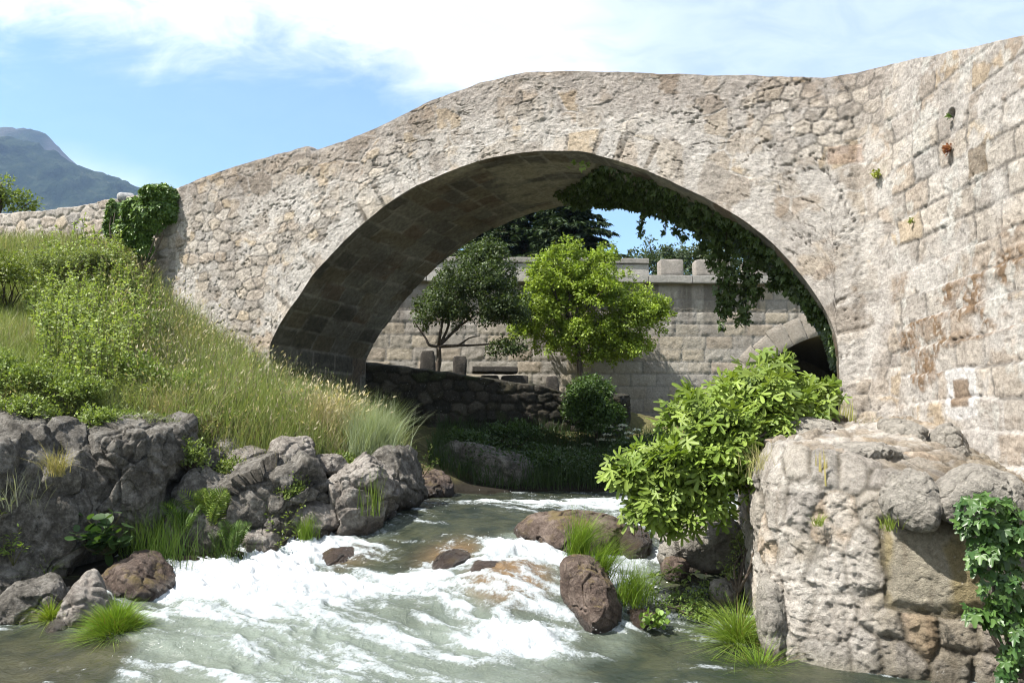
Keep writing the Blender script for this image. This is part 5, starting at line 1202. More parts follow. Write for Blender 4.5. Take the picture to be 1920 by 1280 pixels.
# over the step of the parapet, left: two clumps
def wall_ivy(label, spots, Y, n_, size, cols, base, group, out0=(-.35, -.9, .25)):
    t = thing('ivy', label, 'ivy', base, group); A = Acc(); B = Acc()
    for (px, py, rx, ry, dd, wgt) in spots:
        k = int(n_ * wgt); a = rng.random(k) * 2 * np.pi; r = rng.random(k) ** .55
        x_ = px + rx * r * np.cos(a); y_ = py + ry * r * np.sin(a); dep = dd * np.sqrt(np.maximum(0, 1 - r ** 2)) * rng.random(k) ** .5
        q = P(x_, y_, Y); q[:, :2] += AX * dep[:, None]
        ivy_leaves(A, q, np.tile(out0, (k, 1)) + np.stack([np.cos(a) * r, 0 * a, -np.sin(a) * r], -1) * .9, size, cols)
    for j in range(6):
        px, py, rx, ry, dd, wgt = spots[rng.integers(len(spots))]; e = P(px + rng.normal() * rx * .4, py - ry * .5, Y - .05)
        V, f = tube(smooth_path(np.stack([np.asarray(base), .5 * (np.asarray(base) + e) + rng.normal(size=3) * .1, e]), 8), np.linspace(.02, .006, 8), 5); B.add(V, f)
    B.build('stem', M_BARK, t); A.build('foliage', M_IVY, t); return t
IVC = ((.055, .11, .02), (.12, .19, .035))
wall_ivy('big glossy ivy clump spilling over the parapet step at the left end of the bridge', [(308, 368, 30, 20, .45, 2.0), (315, 395, 22, 24, .4, 1.0), (288, 405, 32, 34, .38, 2.2), (258, 398, 22, 26, .3, 1.2), (262, 440, 26, 26, .25, 1.1), (275, 470, 16, 26, .2, .6), (240, 430, 22, 20, .2, .6)], 15.35, 560, .085, IVC, P(268, 510, 15.2), 'ivy at the left end of the bridge')
wall_ivy('narrow ivy strip climbing the approach wall left of the big clump', [(215, 395, 12, 22, .15, .9), (212, 425, 14, 26, .15, 1.0), (225, 455, 20, 14, .12, .5)], 15.9, 300, .08, IVC, P(222, 480, 15.8), 'ivy at the left end of the bridge')
# right foreground
wall_ivy('large leaved ivy trailing down the right edge of the river wall', [(1850, 955, 60, 32, .25, .9), (1890, 1000, 50, 45, .25, 1.0), (1850, 1030, 40, 40, .2, .5), (1880, 1090, 45, 45, .2, .8), (1905, 1180, 28, 60, .15, .5), (1870, 1160, 22, 26, .12, .22), (1815, 985, 28, 16, .12, .2), (1825, 1150, 30, 20, .12, .15), (1888, 1240, 26, 30, .12, .2)], 5.95, 105, .085, ((.03, .075, .018), (.075, .14, .03)), P(1915, 1270, 6.0), None, (-.3, -.95, .2))

# ---- grasses and herbs of the left bank
def gnd(px, py, Y0=12.0):
    """ground point under a pixel (march along the ray)"""
    px = np.asarray(px, float); py = np.asarray(py, float); Ys = np.linspace(7, 18, 56); hit = np.full(px.shape, np.nan); prev = None
    for Y in Ys:
        p = P(px, py, Y); below = p[..., 2] < ground_z(p[..., :2]); m = below & np.isnan(hit); hit[m] = Y
    hit = np.where(np.isnan(hit), Y0, hit); p = P(px, py, hit); p[..., 2] = ground_z(p[..., :2]); return p
def scatter(poly, n):
    """random ground points whose picture position lies in a photo polygon (plan-uniform)"""
    poly = np.array(poly, float); out = []; tot = 0
    x0, y0 = -11.5, 8.0; tries = 0
    while tot < n and tries < 40:
        tries += 1; nb = max(9000, n * 3); q = np.stack([x0 + 13.5 * rng.random(nb), y0 + 9.5 * rng.random(nb)], -1); z = ground_z(q); p = np.concatenate([q, z[:, None]], 1)
        px, py = proj(p); m = sdist_poly(np.stack([px, py], -1), poly) > 0
        out.append(p[m]); tot += m.sum()
    return np.concatenate(out)[:n]
BANK = [(-260, 430), (130, 425), (215, 445), (270, 510), (335, 590), (410, 662), (505, 715), (600, 760), (740, 810), (765, 860), (700, 880), (600, 870), (520, 900), (400, 880), (330, 850), (220, 800), (120, 790), (-60, 775), (-260, 770)]
GR = Acc()
p = scatter(BANK, 88000); n = len(p); dens = fbm(np.concatenate([p[:, :2] * 1.6, p[:, :1] * 0], 1), 4, 311)
px, py = proj(p); right = sst(180, 430, px)
L = (.20 + .42 * rng.random(n)) * (.55 + .9 * dens) * (.8 + .5 * right)
dryf = .07 + .3 * sst(.48, .62, fbm(np.concatenate([p[:, :2] * .9, p[:, :1] * 0], 1), 3, 312)) + .25 * sst(560, 460, py)
c = lcol(n, (.155, .20, .06), (.25, .29, .11)); dm = rng.random(n) < dryf; c[dm] = lcol(dm.sum(), (.27, .235, .14), (.38, .35, .23))
blades(GR, p, L, .007 + .006 * rng.random(n), rand_lean(n, .75, (.02, -.03)), .4 + .7 * rng.random(n), c)
p = scatter([(180, 520), (260, 520), (335, 600), (410, 670), (505, 720), (600, 765), (740, 815), (700, 870), (520, 880), (380, 860), (260, 780), (200, 640)], 2300); n = len(p)
c = lcol(n, (.27, .24, .14), (.38, .35, .23), .0); gm = rng.random(n) < .6; c[gm] = lcol(gm.sum(), (.12, .165, .05), (.19, .22, .09))
tp, td = blades(GR, p, .42 + .38 * rng.random(n), .006, rand_lean(n, .5, (.03, 0)), .4 + .7 * rng.random(n), c, 4)
leaves(GR, tp - nz(td) * .03, nz(td) + rng.normal(size=(n, 3)) * .1, rng.normal(size=(n, 3)), .05 + .035 * rng.random(n), T_NARROW, lcol(n, (.33, .28, .18), (.45, .41, .29)), 1.5)
o = GR.build('grass', M_GRASS); tag(o, 'long half dry meadow grass covering the left bank below the bridge', 'grass', kind='stuff')

def herb(label, base, ells, nclump, per, cr, lsize, cols, tmpl=T_OVAL, stems=14, group=None, cat='bush', name='shrub', dry=0.0, up=.5, droop=.1, surf=.5):
    base = np.asarray(base, float); t = thing(name, label, cat, base, group); pos, out, ct, cc = crown_pts(ells, nclump, per, cr, surf)
    c = lcol(len(pos), cols[0], cols[1], dry) * (.78 + .44 * ct[:, None]); A = Acc(); leafy(A, pos, out + np.array([0, 0, up]), lsize, tmpl, c, droop); A.build('foliage', M_LEAF, t)
    B = Acc(); limbs(B, base, cc[rng.choice(len(cc), min(stems, len(cc)), replace=False)], .014, .004, .2, 7, .02); B.build('stem', M_BARK, t); return t
YG = ((.13, .185, .04), (.22, .275, .075)); MG = ((.11, .165, .035), (.19, .245, .065)); DG = ((.035, .07, .015), (.065, .11, .025))
BU = 'bushes on the left bank'
def gb(px, py): return gnd(np.array(px), np.array(py))
def bush_at(px, py): 
    p = gb(px, py); return p, float(p[1])
def shoots(label, poly, n_st, h0, h1, per, lsize, cols, tmpl, group, name='shrub', cat='bush', lean=.35, clump=0):
    """a thicket of upright leafy shoots rooted in a patch of the bank"""
    r = scatter(poly, n_st); n_st = len(r); base = r.mean(0); base[2] = ground_z(base[:2]); t = thing(name, label, cat, base, group); A = Acc(); B = Acc()
    for k in range(n_st):
        h = h0 + (h1 - h0) * rng.random(); ln = rand_lean(1, lean)[0]; ln[2] = 0; e = r[k] + np.array([0, 0, h]) + ln * h
        pth = smooth_path(np.stack([r[k] - [0, 0, .05], r[k] + [0, 0, h * .4] + ln * h * .2, e]), 6); V, f = tube(pth, np.linspace(.006, .002, 6), 3); B.add(V, f)
        m = int(per * h / h1) + 4; tt = .12 + .88 * rng.random(m) ** .8; q = np.stack([np.interp(tt, np.linspace(0, 1, 6), pth[:, j]) for j in range(3)], -1)
        o_ = nz(rng.normal(size=(m, 3)) * [1, 1, .3] + [0, 0, .55]); c = lcol(m, *cols) * (.8 + .4 * rng.random())
        leaves(A, q, o_, nz(np.array([-.3, -.3, .8]) + rng.normal(size=(m, 3)) * .5), lsize * (.55 + .8 * rng.random(m)) * (1.15 - .5 * tt), tmpl, c)
    B.build('stem', M_BARK, t); A.build('foliage', M_LEAF, t); return t
shoots('large light green willowy bush in the middle of the left bank', [(70, 500), (150, 480), (230, 500), (270, 570), (270, 660), (245, 740), (150, 770), (80, 720), (50, 620)], 400, .45, 1.0, 56, .08, ((.175, .235, .055), (.28, .34, .11)), T_OVAL, BU)
shoots('darker leafy thicket at the right side of the willowy bush', [(230, 520), (275, 540), (330, 640), (320, 730), (260, 720)], 90, .35, .7, 40, .07, MG, T_OVAL, BU)
for (lab, poly, n_, h0, h1, per, ls, cl, tm) in (
        ('grey green feathery weeds standing among the tall grass below the bridge face', [(290, 600), (360, 640), (430, 720), (400, 760), (300, 700)], 120, .35, .75, 40, .06, ((.16, .19, .10), (.24, .27, .16)), T_NARROW),
        ('yellow green thicket of low weeds at the foot of the willowy bush', [(200, 720), (300, 720), (330, 800), (230, 800)], 130, .25, .5, 34, .06, ((.17, .21, .05), (.26, .30, .10)), T_OVAL),
        ('olive brown dead weeds in the middle of the tall grass', [(380, 720), (470, 740), (500, 800), (400, 800)], 110, .3, .7, 26, .045, ((.20, .17, .08), (.30, .26, .14)), T_NARROW),
        ('dark green nettles along the foot of the bridge near the left pier', [(440, 705), (520, 735), (600, 775), (560, 800), (470, 760)], 110, .3, .6, 36, .065, ((.07, .11, .03), (.12, .165, .05)), T_OVAL),
        ('leafy fringe of weeds hanging over the top of the huge dark rock', [(-40, 740), (60, 750), (170, 775), (160, 800), (40, 795), (-40, 790)], 150, .2, .45, 34, .055, ((.15, .20, .05), (.24, .29, .09)), T_OVAL),
        ('mixed weeds between the flat topped slab rock and the outcrop', [(330, 800), (420, 810), (440, 860), (350, 870)], 90, .2, .5, 30, .055, ((.13, .175, .05), (.21, .25, .08)), T_OVAL)):
    shoots(lab, poly, n_, h0, h1, per, ls, cl, tm, 'weed thickets on the left bank', 'weed', 'plant')
b, Y = bush_at(95, 545)
herb('low pale green bush near the approach wall', b, [ell(95, 500, Y, 75, 34, 60), ell(180, 490, Y, 60, 32, 50)], 220, 30, .11, .045, ((.14, .18, .06), (.2, .235, .09)), T_OVAL, 14, BU, up=.8)
b, Y = bush_at(15, 590)
herb('dark bramble overhanging a shaded hollow at the left edge', b, [ell(10, 515, Y - .6, 65, 38, 60), ell(-60, 560, Y - .4, 60, 70, 60)], 230, 36, .12, .05, ((.09, .13, .025), (.18, .21, .045)), T_OVAL, 16, BU)
b, Y = bush_at(60, 765)
herb('low yellow green bush on top of the huge dark rock', b, [ell(50, 715, Y, 85, 50, 60), ell(140, 735, Y - .1, 60, 40, 50), ell(-20, 700, Y, 60, 55, 60)], 360, 28, .10, .045, YG, T_OVAL, 18, BU, up=.8)
b, Y = bush_at(275, 760)
herb('mid green leafy weeds between the willowy bush and the tall grass', b, [ell(265, 715, Y, 65, 50, 50), ell(335, 735, Y, 55, 45, 50)], 210, 28, .11, .048, MG, T_OVAL, 16, BU, up=.8)
b, Y = bush_at(395, 630)
herb('grey green weeds at the foot of the bridge face', b, [ell(400, 690, Y - .9, 60, 45, 40), ell(455, 725, Y - .8, 45, 38, 40), ell(340, 630, Y - .6, 40, 45, 40)], 150, 26, .11, .045, ((.10, .14, .05), (.17, .20, .09)), T_NARROW, 14, BU, up=.8)
shoots('thin grey purple weeds standing against the approach wall', [(-20, 425), (150, 425), (190, 470), (100, 490), (-20, 480)], 120, .25, .55, 18, .045, ((.16, .165, .10), (.22, .225, .14)), T_NARROW, BU)
shoots('tall straggly weeds scattered through the grass slope below the arch foot', [(230, 590), (330, 620), (430, 690), (520, 740), (620, 800), (520, 850), (380, 830), (280, 760)], 210, .4, .95, 22, .055, ((.12, .17, .05), (.21, .26, .10)), T_NARROW, 'weed thickets on the left bank', 'weed', 'plant')
for (px, py, rx, ry, cl, lab) in ((330, 690, 40, 40, 0, 'grey green leafy weed clump among the tall grass, upper one nearest the bridge'), (410, 790, 45, 30, 1, 'bright leafy weed clump in the grass above the outcrop'), (480, 800, 34, 30, 0, 'grey green weed clump beside the grass above the small upright rock'),
        (230, 790, 40, 24, 1, 'bright weeds draped over the back of the flat topped slab rock'), (300, 620, 34, 44, 0, 'tall thin weeds in the grass right of the willowy bush'), (545, 770, 30, 34, 0, 'leafy weeds at the foot of the left pier'), (640, 870, 42, 20, 1, 'low green weeds over the top of the pale split rock'),
        (565, 880, 30, 26, 1, 'green weeds between the upright grey rock and the pale split rock'), (440, 880, 30, 20, 1, 'small weed clump on the crest of the mid grey outcrop'), (345, 800, 30, 36, 1, 'bright shoots at the right edge of the flat topped slab rock')):
    b, Y = bush_at(px, py + ry * .7)
    herb(lab, b, [ell(px, py, Y - .1, rx, ry, 40)], 70, 22, .10, .042, (((.10, .14, .05), (.17, .20, .09)) if cl == 0 else ((.11, .165, .035), (.19, .24, .06))), T_NARROW if cl == 0 else T_OVAL, 12, 'weeds among the grass', name='weed', cat='plant', up=.9)
for (lab, px, py, Y, rx, ry, cl, tm) in (('leafy weeds spilling over the crest of the huge dark rock at the left', 40, 772, 9.7, 70, 26, YG, T_OVAL), ('bright weeds in the cleft between the huge dark rock and the slab rock', 185, 792, 9.9, 40, 30, YG, T_OVAL), ('grey green weeds along the top of the flat topped slab rock', 275, 795, 10.2, 55, 20, ((.14, .17, .08), (.22, .25, .13)), T_NARROW),
        ('ragged weeds in the gap right of the slab rock', 355, 860, 10.2, 34, 36, ((.12, .17, .04), (.2, .25, .08)), T_OVAL), ('green weeds creeping down the mid grey outcrop', 545, 925, 10.2, 26, 40, YG, T_OVAL), ('small leafy plant in the crevice under the small upright rock', 495, 940, 10.2, 22, 26, MG, T_OVAL)):
    herb(lab, P(px, py + ry * .8, Y + .1), [ell(px, py, Y, rx, ry, 28)], 80, 22, .09, .042, cl, tm, 12, 'plants rooted on the left rocks', name='weed', cat='plant', up=.8)
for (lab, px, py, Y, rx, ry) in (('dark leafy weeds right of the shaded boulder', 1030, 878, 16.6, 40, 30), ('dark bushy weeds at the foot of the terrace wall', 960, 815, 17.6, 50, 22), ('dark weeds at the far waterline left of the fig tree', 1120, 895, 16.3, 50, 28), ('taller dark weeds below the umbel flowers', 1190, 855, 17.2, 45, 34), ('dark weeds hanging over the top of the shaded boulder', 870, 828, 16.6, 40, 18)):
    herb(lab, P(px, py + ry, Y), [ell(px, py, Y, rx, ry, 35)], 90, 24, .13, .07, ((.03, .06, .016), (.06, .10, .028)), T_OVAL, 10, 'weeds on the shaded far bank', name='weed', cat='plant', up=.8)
# feathery plant near the pier
def spray_plant(label, px, py, n_, L, spread, cols, name='plant', cat='plant', w=.006, group=None, Y=None, bias=(0, 0), curve=.6, base=None, r0=.06, tip=None):
    b = np.asarray(base, float) if base is not None else (gb(px, py) if Y is None else P(px, py, Y)); t = b
    A = Acc(); root = np.tile(b, (n_, 1)) + np.concatenate([rng.normal(size=(n_, 2)) * r0, -1.6 * r0 * rng.random((n_, 1))], 1)
    tp, td = blades(A, root, L * (.55 + .6 * rng.random(n_)), w * (.7 + .6 * rng.random(n_)), rand_lean(n_, spread, bias), curve * (.5 + rng.random(n_)), lcol(n_, *cols), 4)
    if tip: k = rng.random(n_) < tip[2]; leaves(A, tp[k], td[k] + 0 * tp[k], rng.normal(size=(k.sum(), 3)), tip[0], T_NARROW, lcol(k.sum(), tip[1], tip[1]), 1.6)
    o = A.build(name, M_GRASS, None, True, loc=b); return tag(o, label, cat, group)
GT_ = 'grass tufts by the water'
SG = ((.10, .185, .018), (.19, .27, .035))
def mound(label, px, py, Y, rx, ry, n_, L, cols, w=.006, zs=.6, group=GT_, name='grass_tuft', cat='grass'):
    """dense rounded tuft: blades fan out from a hummock"""
    c0 = P(px, py, Y); k = Y / F; d = nz(rng.normal(size=(n_, 3))); d[:, 2] = np.abs(d[:, 2]) * .9 + .05; r = rng.random((n_, 1)) ** .4
    root = c0 + d * r * np.array([rx * k, rx * k, ry * k]) * .62; ln = np.concatenate([d[:, :2], np.zeros((n_, 1))], 1) + rand_lean(n_, .3)
    A = Acc(); blades(A, root, L * (.5 + .7 * rng.random(n_)), w, ln, .5 + .5 * rng.random(n_), lcol(n_, *cols, .05), 4, dirs=nz(d * .9 + rng.normal(size=(n_, 3)) * .35 + [0, 0, .35]))
    o = A.build(name, M_GRASS, None, True, loc=c0); return tag(o, label, cat, group)
mound('big round bright green sedge tuft at the water edge in the left foreground', 215, 1222, 7.55, 74, 118, 5200, .19, SG, .0065)
mound('small yellow green grass tuft between the two grey rocks at the left', 95, 1165, 7.95, 22, 25, 420, .2, ((.15, .22, .02), (.22, .28, .04)))
mound('thin grass tuft at the left picture edge beside the small rocks', 0, 1150, 8.2, 16, 20, 160, .2, SG)
mound('sparse grass tuft with long arching stalks behind the small rocks', 85, 1088, 8.9, 16, 10, 130, .36, SG, .006)
spray_plant('long bright grass arching over the upright brown rock', 1085, 1030, 420, .48, .6, SG, 'grass_tuft', 'grass', .006, GT_, 8.4, (.25, -.3), .9, r0=.05)
spray_plant('trailing long grass below the flat wet boulder in midstream', 1120, 1075, 420, .5, .55, SG, 'grass_tuft', 'grass', .006, GT_, 8.25, (.3, -.35), 1.0, r0=.06)
spray_plant('grass tuft beside the small flat brown rock', 1185, 1115, 420, .42, .6, SG, 'grass_tuft', 'grass', .0055, GT_, 8.1, (.15, -.2), .9, r0=.08)
mound('tall green grass clump at the foot of the river wall', 1385, 1215, 7.5, 45, 70, 1100, .36, ((.11, .19, .02), (.2, .27, .045)), .006)
mound('green grass clump at the bottom picture edge below the wall corner', 1425, 1275, 7.0, 36, 40, 600, .32, SG, .006)
spray_plant('feathery blue green broom like plant beside the left pier', 695, 838, 1300, .78, .8, ((.21, .26, .15), (.30, .34, .22)), 'plant', 'plant', .006, None, 11.7, (.15, -.1), .6, r0=.16)
spray_plant('straw coloured dry grass clump left of the feathery plant', 610, 812, 900, .75, .6, ((.30, .25, .14), (.42, .37, .24)), 'dry_grass', 'grass', .006, None, 12.0, (.1, 0), .7, r0=.18, tip=(.07, (.42, .36, .22), .5))
spray_plant('dry grass tuft hanging on the shaded face of the huge dark rock', 105, 880, 160, .35, .9, ((.2, .2, .08), (.34, .28, .13)), 'dry_grass', 'grass', .006, None, 8.65, (.1, -.3), 1.1, r0=.05)
spray_plant('grey lavender like sprigs on the left end of the huge dark rock', 20, 918, 150, .3, .95, ((.2, .21, .15), (.28, .29, .22)), 'plant', 'plant', .008, None, 8.7, (0, -.2), .4, r0=.16)
spray_plant('dry grass tuft on the flat topped slab rock', 250, 855, 240, .4, .6, ((.24, .2, .09), (.36, .3, .15)), 'dry_grass', 'grass', .006, None, 9.9, (0, -.1), .8, r0=.10)
spray_plant('green shoots on the edge of the pale split rock', 700, 950, 150, .5, .35, ((.11, .17, .03), (.18, .23, .06)), 'plant', 'plant', .009, None, 10.3, (0, -.2), .5, r0=.07)
spray_plant('tuft of green grass at the waterline below the outcrop', 575, 1005, 240, .32, .5, SG, 'grass_tuft', 'grass', .006, GT_, 10.0, (0, -.2), .8, r0=.05)
spray_plant('dark green grass hanging in the shaded hollow by the ferns', 300, 1030, 500, .6, .5, ((.045, .09, .015), (.09, .14, .03)), 'grass_tuft', 'grass', .006, GT_, 9.5, (0, -.2), .8, r0=.2)
spray_plant('dark grass tuft at the back of the foam beside the ferns', 430, 1050, 420, .5, .5, ((.045, .09, .015), (.09, .14, .03)), 'grass_tuft', 'grass', .006, GT_, 9.9, (0, -.2), .8, r0=.16)
spray_plant('yellow green grass on the outcrop below the dry grass', 500, 900, 420, .45, .6, ((.17, .19, .06), (.33, .27, .13)), 'dry_grass', 'grass', .006, None, 10.6, (0, -.1), .7, r0=.2)
for (lab, px, py, n_, L) in (('pale dry tuft on the bank left of the tall seeding grass', 240, 690, 260, .5), ('brown dry tuft above the flat topped slab rock', 300, 800, 320, .45), ('straw tuft beside the flat pale stone', 400, 830, 300, .45), ('straw tuft above the mid grey outcrop', 470, 845, 320, .42),
        ('reddish dry tuft behind the small upright grey rock', 560, 815, 320, .45), ('pale dry tuft under the grey green weeds by the bridge foot', 350, 660, 260, .5), ('thin dry tuft on the low yellow green bush edge', 20, 765, 200, .4), ('dry tuft by the ivy foot at the bridge end', 255, 530, 240, .5)):
    spray_plant(lab, px, py, n_, L, .75, ((.27, .21, .12), (.42, .35, .21)) if n_ != 320 else ((.22, .15, .08), (.36, .27, .16)), 'dry_grass', 'grass', .007, 'dry tufts on the left bank', None, (0, -.1), .8, r0=.16, tip=(.06, (.42, .36, .24), .4))
# ferns
def fern(label, px, py, Y, n_, L, group, cols):
    b = P(px, py, Y); A = Acc(); k = 18
    for j in range(n_):
        a = rng.uniform(-.1, 1.1) * math.pi; d = np.array([math.cos(a), -.25 - .6 * abs(math.sin(a)) * rng.random(), 0]); Lj = L * (.6 + .6 * rng.random()); t = np.linspace(0.03, 1, k); ot = .25 + .55 * rng.random()
        sp_ = b + rng.normal(size=3) * [.06, .04, .0] + np.outer(t ** 1.3, d * Lj * ot) + np.outer(t - .30 * t ** 3, [0, 0, Lj * 1.1]); tg = nz(np.gradient(sp_, axis=0)); V, f = tube(sp_, np.linspace(.005, .001, k), 3); A.add(V, f, Col=np.array([.08, .11, .03]))
        fn = nz(np.array([-.3, -.9, .35]) + rng.normal(size=3) * .3)
        for sgn in (-1, 1):
            sd = nz(np.cross(tg, fn)) * sgn; ln = Lj * .24 * np.sin(np.pi * np.clip(t * .85 + .15, 0, 1)) ** .9
            leaves(A, sp_, sd + tg * .6, np.tile(fn, (k, 1)) + rng.normal(size=(k, 3)) * .3, ln, T_NARROW, lcol(k, *cols), .85)
    o = A.build('fern', M_LEAF, None, True, loc=b); return tag(o, label, 'fern', group)
FE = 'ferns in the hollow'
fern('bright topped fern at the top of the shaded hollow', 395, 985, 9.9, 16, .5, FE, ((.10, .17, .02), (.19, .25, .03)))
fern('dark fern lower in the hollow, nearest the white water', 430, 1035, 9.75, 14, .42, FE, ((.05, .10, .015), (.09, .15, .025)))
fern('dark fern at the left of the hollow against the slab rock', 345, 1000, 9.7, 12, .42, FE, ((.05, .10, .015), (.09, .15, .025)))
# broad leaved and other small plants
def sprig(label, base, tips, per, lsize, cols, tmpl=T_OVAL, name='plant', group=None, r=.02):
    base = np.asarray(base, float); A = Acc()
    for tpt in tips:
        tpt = np.asarray(tpt, float); pth = smooth_path(np.stack([base, .5 * (base + tpt) + rng.normal(size=3) * .04, tpt]), 9); V, f = tube(pth, np.linspace(.006, .002, 9), 4); A.add(V, f, Col=np.array([.10, .10, .04]))
        t = .25 + .75 * rng.random(per); q = np.stack([np.interp(t, np.linspace(0, 1, 9), pth[:, j]) for j in range(3)], -1)
        o_ = nz(rng.normal(size=(per, 3)) * np.array([1, 1, .4]) + [0, -.4, .3]); leaves(A, q + o_ * r, o_, np.tile([-.2, -.2, 1.], (per, 1)) + rng.normal(size=(per, 3)) * .35, lsize * (.6 + .7 * rng.random(per)), tmpl, lcol(per, *cols))
    o = A.build(name, M_LEAF, None, True, loc=base); return tag(o, label, 'plant', group)
sprig('dark broad round leaved plant at the foot of the huge dark rock', P(205, 1040, 9.1), [P(x_, y_, 8.9 + .2 * rng.random()) for x_, y_ in zip(rng.uniform(130, 255, 16), rng.uniform(945, 1030, 16))], 5, .12, ((.03, .065, .02), (.055, .10, .03)), T_ROUND, r=.03)
sprig('leafy green sprig standing in front of the huge dark rock at the left edge', P(25, 1060, 8.6), [P(18, 995, 8.6), P(40, 985, 8.55), P(5, 1000, 8.6), P(45, 1020, 8.5), P(-5, 1020, 8.6)], 14, .06, ((.10, .16, .03), (.18, .24, .06)))
sprig('pale leafy sprig leaning in from the left edge', P(-30, 975, 8.5), [P(15, 935, 8.5), P(22, 945, 8.45), P(10, 960, 8.5), P(0, 930, 8.5)], 12, .06, ((.14, .18, .05), (.22, .26, .09)))
sprig('leaning leafy shoots at the waterline below the outcrop', P(520, 1035, 10.0), [P(540, 960, 9.9), P(575, 935, 9.9), P(500, 950, 10), P(505, 990, 9.9), P(560, 1000, 9.8)], 22, .055, ((.11, .17, .03), (.2, .25, .06)))
sprig('young leafy shoots between the grey rock and the shaded boulder', P(790, 900, 12), [P(780, 840, 12), P(810, 835, 12), P(765, 850, 12), P(800, 870, 11.9), P(825, 860, 12)], 24, .055, ((.08, .13, .025), (.15, .2, .05)))
sprig('trailing leafy stems over the side channel below the fig tree', P(1245, 1075, 8.7), [P(1215, 1075, 8.5), P(1200, 1110, 8.4), P(1275, 1060, 8.6), P(1300, 1075, 8.5), P(1180, 1090, 8.5), P(1290, 1105, 8.4)], 18, .065, ((.10, .165, .03), (.18, .23, .06)))
herb('watercress like floating green plants in the side channel', P(1290, 1150, 8.1), [ell(1270, 1130, 8.2, 55, 16, 70), ell(1320, 1150, 8.0, 50, 18, 60), ell(1330, 1110, 8.5, 40, 14, 50)], 90, 16, .07, .032, ((.09, .16, .03), (.17, .23, .06)), T_OVAL, 10, None, 'plant', 'plant')
herb('small round leaved plant at the edge of the small flat brown rock', P(1225, 1172, 7.75), [ell(1230, 1165, 7.75, 26, 10, 22)], 16, 7, .05, .045, ((.10, .18, .03), (.18, .26, .06)), T_ROUND, 6, None, 'plant', 'plant')
herb('thin weeds climbing the shaded left face of the river wall', P(1385, 1110, 8.1), [ell(1390, 1030, 8.4, 18, 60, 22), ell(1370, 1075, 8.3, 25, 35, 22), ell(1425, 985, 8.0, 12, 45, 12)], 60, 12, .07, .035, ((.12, .165, .05), (.2, .24, .09)), T_OVAL, 12, None, 'plant', 'plant')
# wall-top sedums and tufts on stones
TF = 'small plants rooted in the masonry'
spray_plant('yellow stonecrop spikes on the brow of the river wall', 1495, 905, 34, .24, .18, ((.36, .30, .10), (.48, .42, .18)), 'stonecrop', 'plant', .012, TF, 7.15, (0, -.15), .3, r0=.035)
spray_plant('yellow stonecrop spikes beside the corner capping stone', 1545, 900, 26, .26, .16, ((.36, .30, .10), (.48, .42, .18)), 'stonecrop', 'plant', .012, TF, 6.95, (0, -.15), .3, r0=.03)
spray_plant('dry fine grass on the outer corner of the wall top', 1435, 870, 200, .24, .6, ((.3, .29, .12), (.42, .38, .2)), 'dry_grass', 'grass', .004, TF, 7.6, (-.1, -.2), .7, r0=.08)
spray_plant('yellow green spikes against the foot of the arch pier', 1590, 800, 60, .36, .2, ((.24, .26, .08), (.36, .34, .14)), 'stonecrop', 'plant', .012, TF, 10.0, (0, -.1), .3, r0=.05)
spray_plant('pale green tuft on the wall top between capping stones', 1640, 808, 220, .2, .7, ((.2, .23, .09), (.3, .3, .14)), 'grass_tuft', 'grass', .005, TF, 9.2, (0, -.1), .7, r0=.10)
spray_plant('small green tuft under the egg shaped boulder', 1665, 985, 60, .12, .7, ((.14, .2, .03), (.22, .26, .06)), 'grass_tuft', 'grass', .006, TF, 6.2, (-.2, -.3), .8, r0=.03)
spray_plant('tiny bright fern like tuft on the pale face of the river wall', 1535, 980, 50, .11, .8, ((.18, .25, .04), (.26, .3, .08)), 'grass_tuft', 'grass', .007, TF, 6.85, (-.2, -.3), .9, r0=.02)
def on_face(px, py, lift=.03):
    s, z = pt_sz(px, py, max(0, S_A - 11), BL[-1]); xy, nn = bpath(np.array([s])); p = xy[0] + nn[0] * lift; return np.array([p[0], p[1], z]), np.array([nn[0][0], nn[0][1], .3])
def face_tuft(label, px, py, n_, size, cols, rad):
    c0, nn = on_face(px, py, .05); A = Acc(); q = c0 + nz(rng.normal(size=(n_, 3))) * rng.random((n_, 1)) ** .5 * rad * 1.3
    for e_ in q: V, f = tube(np.stack([c0 - nn * .03, .5 * (c0 + e_), e_]), [.004, .003, .002], 3); A.add(V, f, Col=np.array(cols[0]))
    leaves(A, q, np.tile(nn, (n_, 1)) + rng.normal(size=(n_, 3)) * .8, np.tile([0, 0, 1.], (n_, 1)) + rng.normal(size=(n_, 3)) * .4, size, T_SMALL, lcol(n_, *cols))
    o = A.build('wall_plant', M_LEAF, None, True, loc=c0); tag(o, label, 'plant', TF)
face_tuft('yellow green stonecrop cushion on the bridge face left of the red one', 1650, 328, 60, .05, ((.22, .26, .05), (.32, .34, .10)), .045)
face_tuft('red leaved stonecrop cushion on the wing wall', 1786, 280, 60, .05, ((.22, .07, .05), (.30, .16, .10)), .045)
face_tuft('green fern sprig in the mouth of the weep hole', 1790, 218, 14, .05, ((.05, .10, .02), (.09, .15, .04)), .025)
face_tuft('tiny green cushion where two wing courses meet', 1716, 415, 24, .04, ((.18, .25, .05), (.26, .3, .08)), .025)
face_tuft('green cushion in a joint low on the wing wall', 1808, 672, 30, .045, ((.16, .2, .05), (.26, .28, .09)), .03)
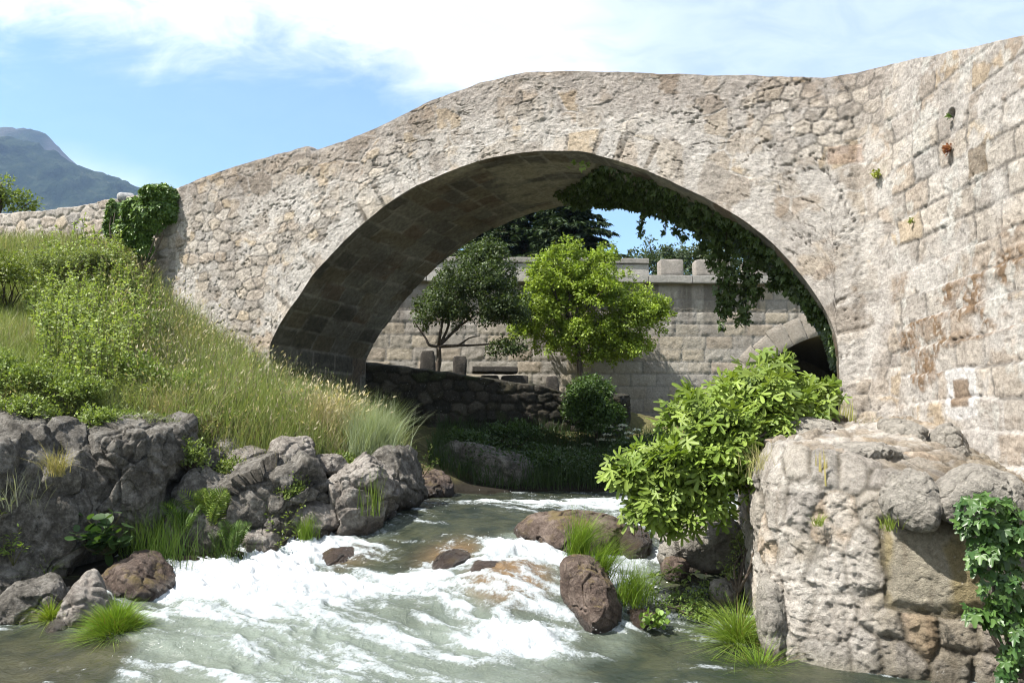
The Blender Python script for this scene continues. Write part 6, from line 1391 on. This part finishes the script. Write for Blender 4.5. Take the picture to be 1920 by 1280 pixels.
# shaded far bank
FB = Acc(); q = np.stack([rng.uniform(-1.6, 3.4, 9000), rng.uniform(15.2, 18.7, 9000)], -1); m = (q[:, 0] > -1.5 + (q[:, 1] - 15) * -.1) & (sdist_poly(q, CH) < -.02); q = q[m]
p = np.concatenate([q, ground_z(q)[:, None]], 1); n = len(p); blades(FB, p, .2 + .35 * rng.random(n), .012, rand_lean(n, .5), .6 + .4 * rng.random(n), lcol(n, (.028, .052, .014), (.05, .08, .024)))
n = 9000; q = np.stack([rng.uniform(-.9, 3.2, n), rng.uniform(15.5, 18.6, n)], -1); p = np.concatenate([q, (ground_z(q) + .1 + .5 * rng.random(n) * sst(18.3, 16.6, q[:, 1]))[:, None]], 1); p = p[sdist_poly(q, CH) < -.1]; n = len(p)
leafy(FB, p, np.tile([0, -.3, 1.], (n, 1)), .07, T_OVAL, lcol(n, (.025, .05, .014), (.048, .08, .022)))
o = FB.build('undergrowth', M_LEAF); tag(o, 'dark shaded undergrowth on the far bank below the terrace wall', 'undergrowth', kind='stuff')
M_UMB = mat_leaf('white_umbels', .7, .3, .1)
def umbel(px, py, Y):
    c0 = P(px, py, Y); g = np.array([c0[0], c0[1], float(ground_z(c0[:2]))]); A = Acc(); n_ = 46; a = rng.random(n_) * 2 * np.pi; r = .10 * rng.random(n_) ** .5
    q = c0 + np.stack([r * np.cos(a), r * np.sin(a), .02 - r * r * 2], -1); leaves(A, q, rng.normal(size=(n_, 3)), np.tile([0, -.3, 1.], (n_, 1)) + .3 * rng.normal(size=(n_, 3)), .034, T_ROUND, lcol(n_, (.5, .52, .45), (.62, .64, .56)))
    st_ = smooth_path(np.stack([g, .5 * (g + c0) + rng.normal(size=3) * .03, c0]), 6); V, f = tube(st_, np.linspace(.008, .004, 6), 4); A.add(V, f, Col=np.array([.06, .1, .03]))
    o = A.build('umbel_flower', M_UMB, None, True, loc=g); tag(o, 'white umbel flower head on a tall stem in the shade below the granite wall', 'flower', 'white umbel flowers')
for (px, py) in ((1122, 797), (1142, 800), (1168, 798), (1180, 812), (1100, 833), (1068, 840), (1128, 824), (1150, 826), (1160, 805), (1195, 806), (1110, 812), (1185, 830), (1140, 815), (1172, 822), (1155, 852)): umbel(px, py, 17.6 + .5 * rng.random())

# ================================================================== the air
bm = bmesh.new(); bmesh.ops.create_cube(bm, size=1.0)
for v in bm.verts: v.co = (v.co.x * 9000, 1100 + v.co.y * 2900, 388 + v.co.z * 806)
me = bpy.data.meshes.new('haze'); bm.to_mesh(me); bm.free(); hz = bpy.data.objects.new('haze', me); COL.objects.link(hz); tag(hz, kind='stuff')
m, n = newmat('haze'); out = n.add('ShaderNodeOutputMaterial'); pv = n.add('ShaderNodeVolumePrincipled')
pv.inputs['Color'].default_value = (0.42, 0.62, 1.0, 1); pv.inputs['Density'].default_value = 0.00013; pv.inputs['Anisotropy'].default_value = 0.2
n.l.new(pv.outputs[0], out.inputs['Volume']); me.materials.append(m)
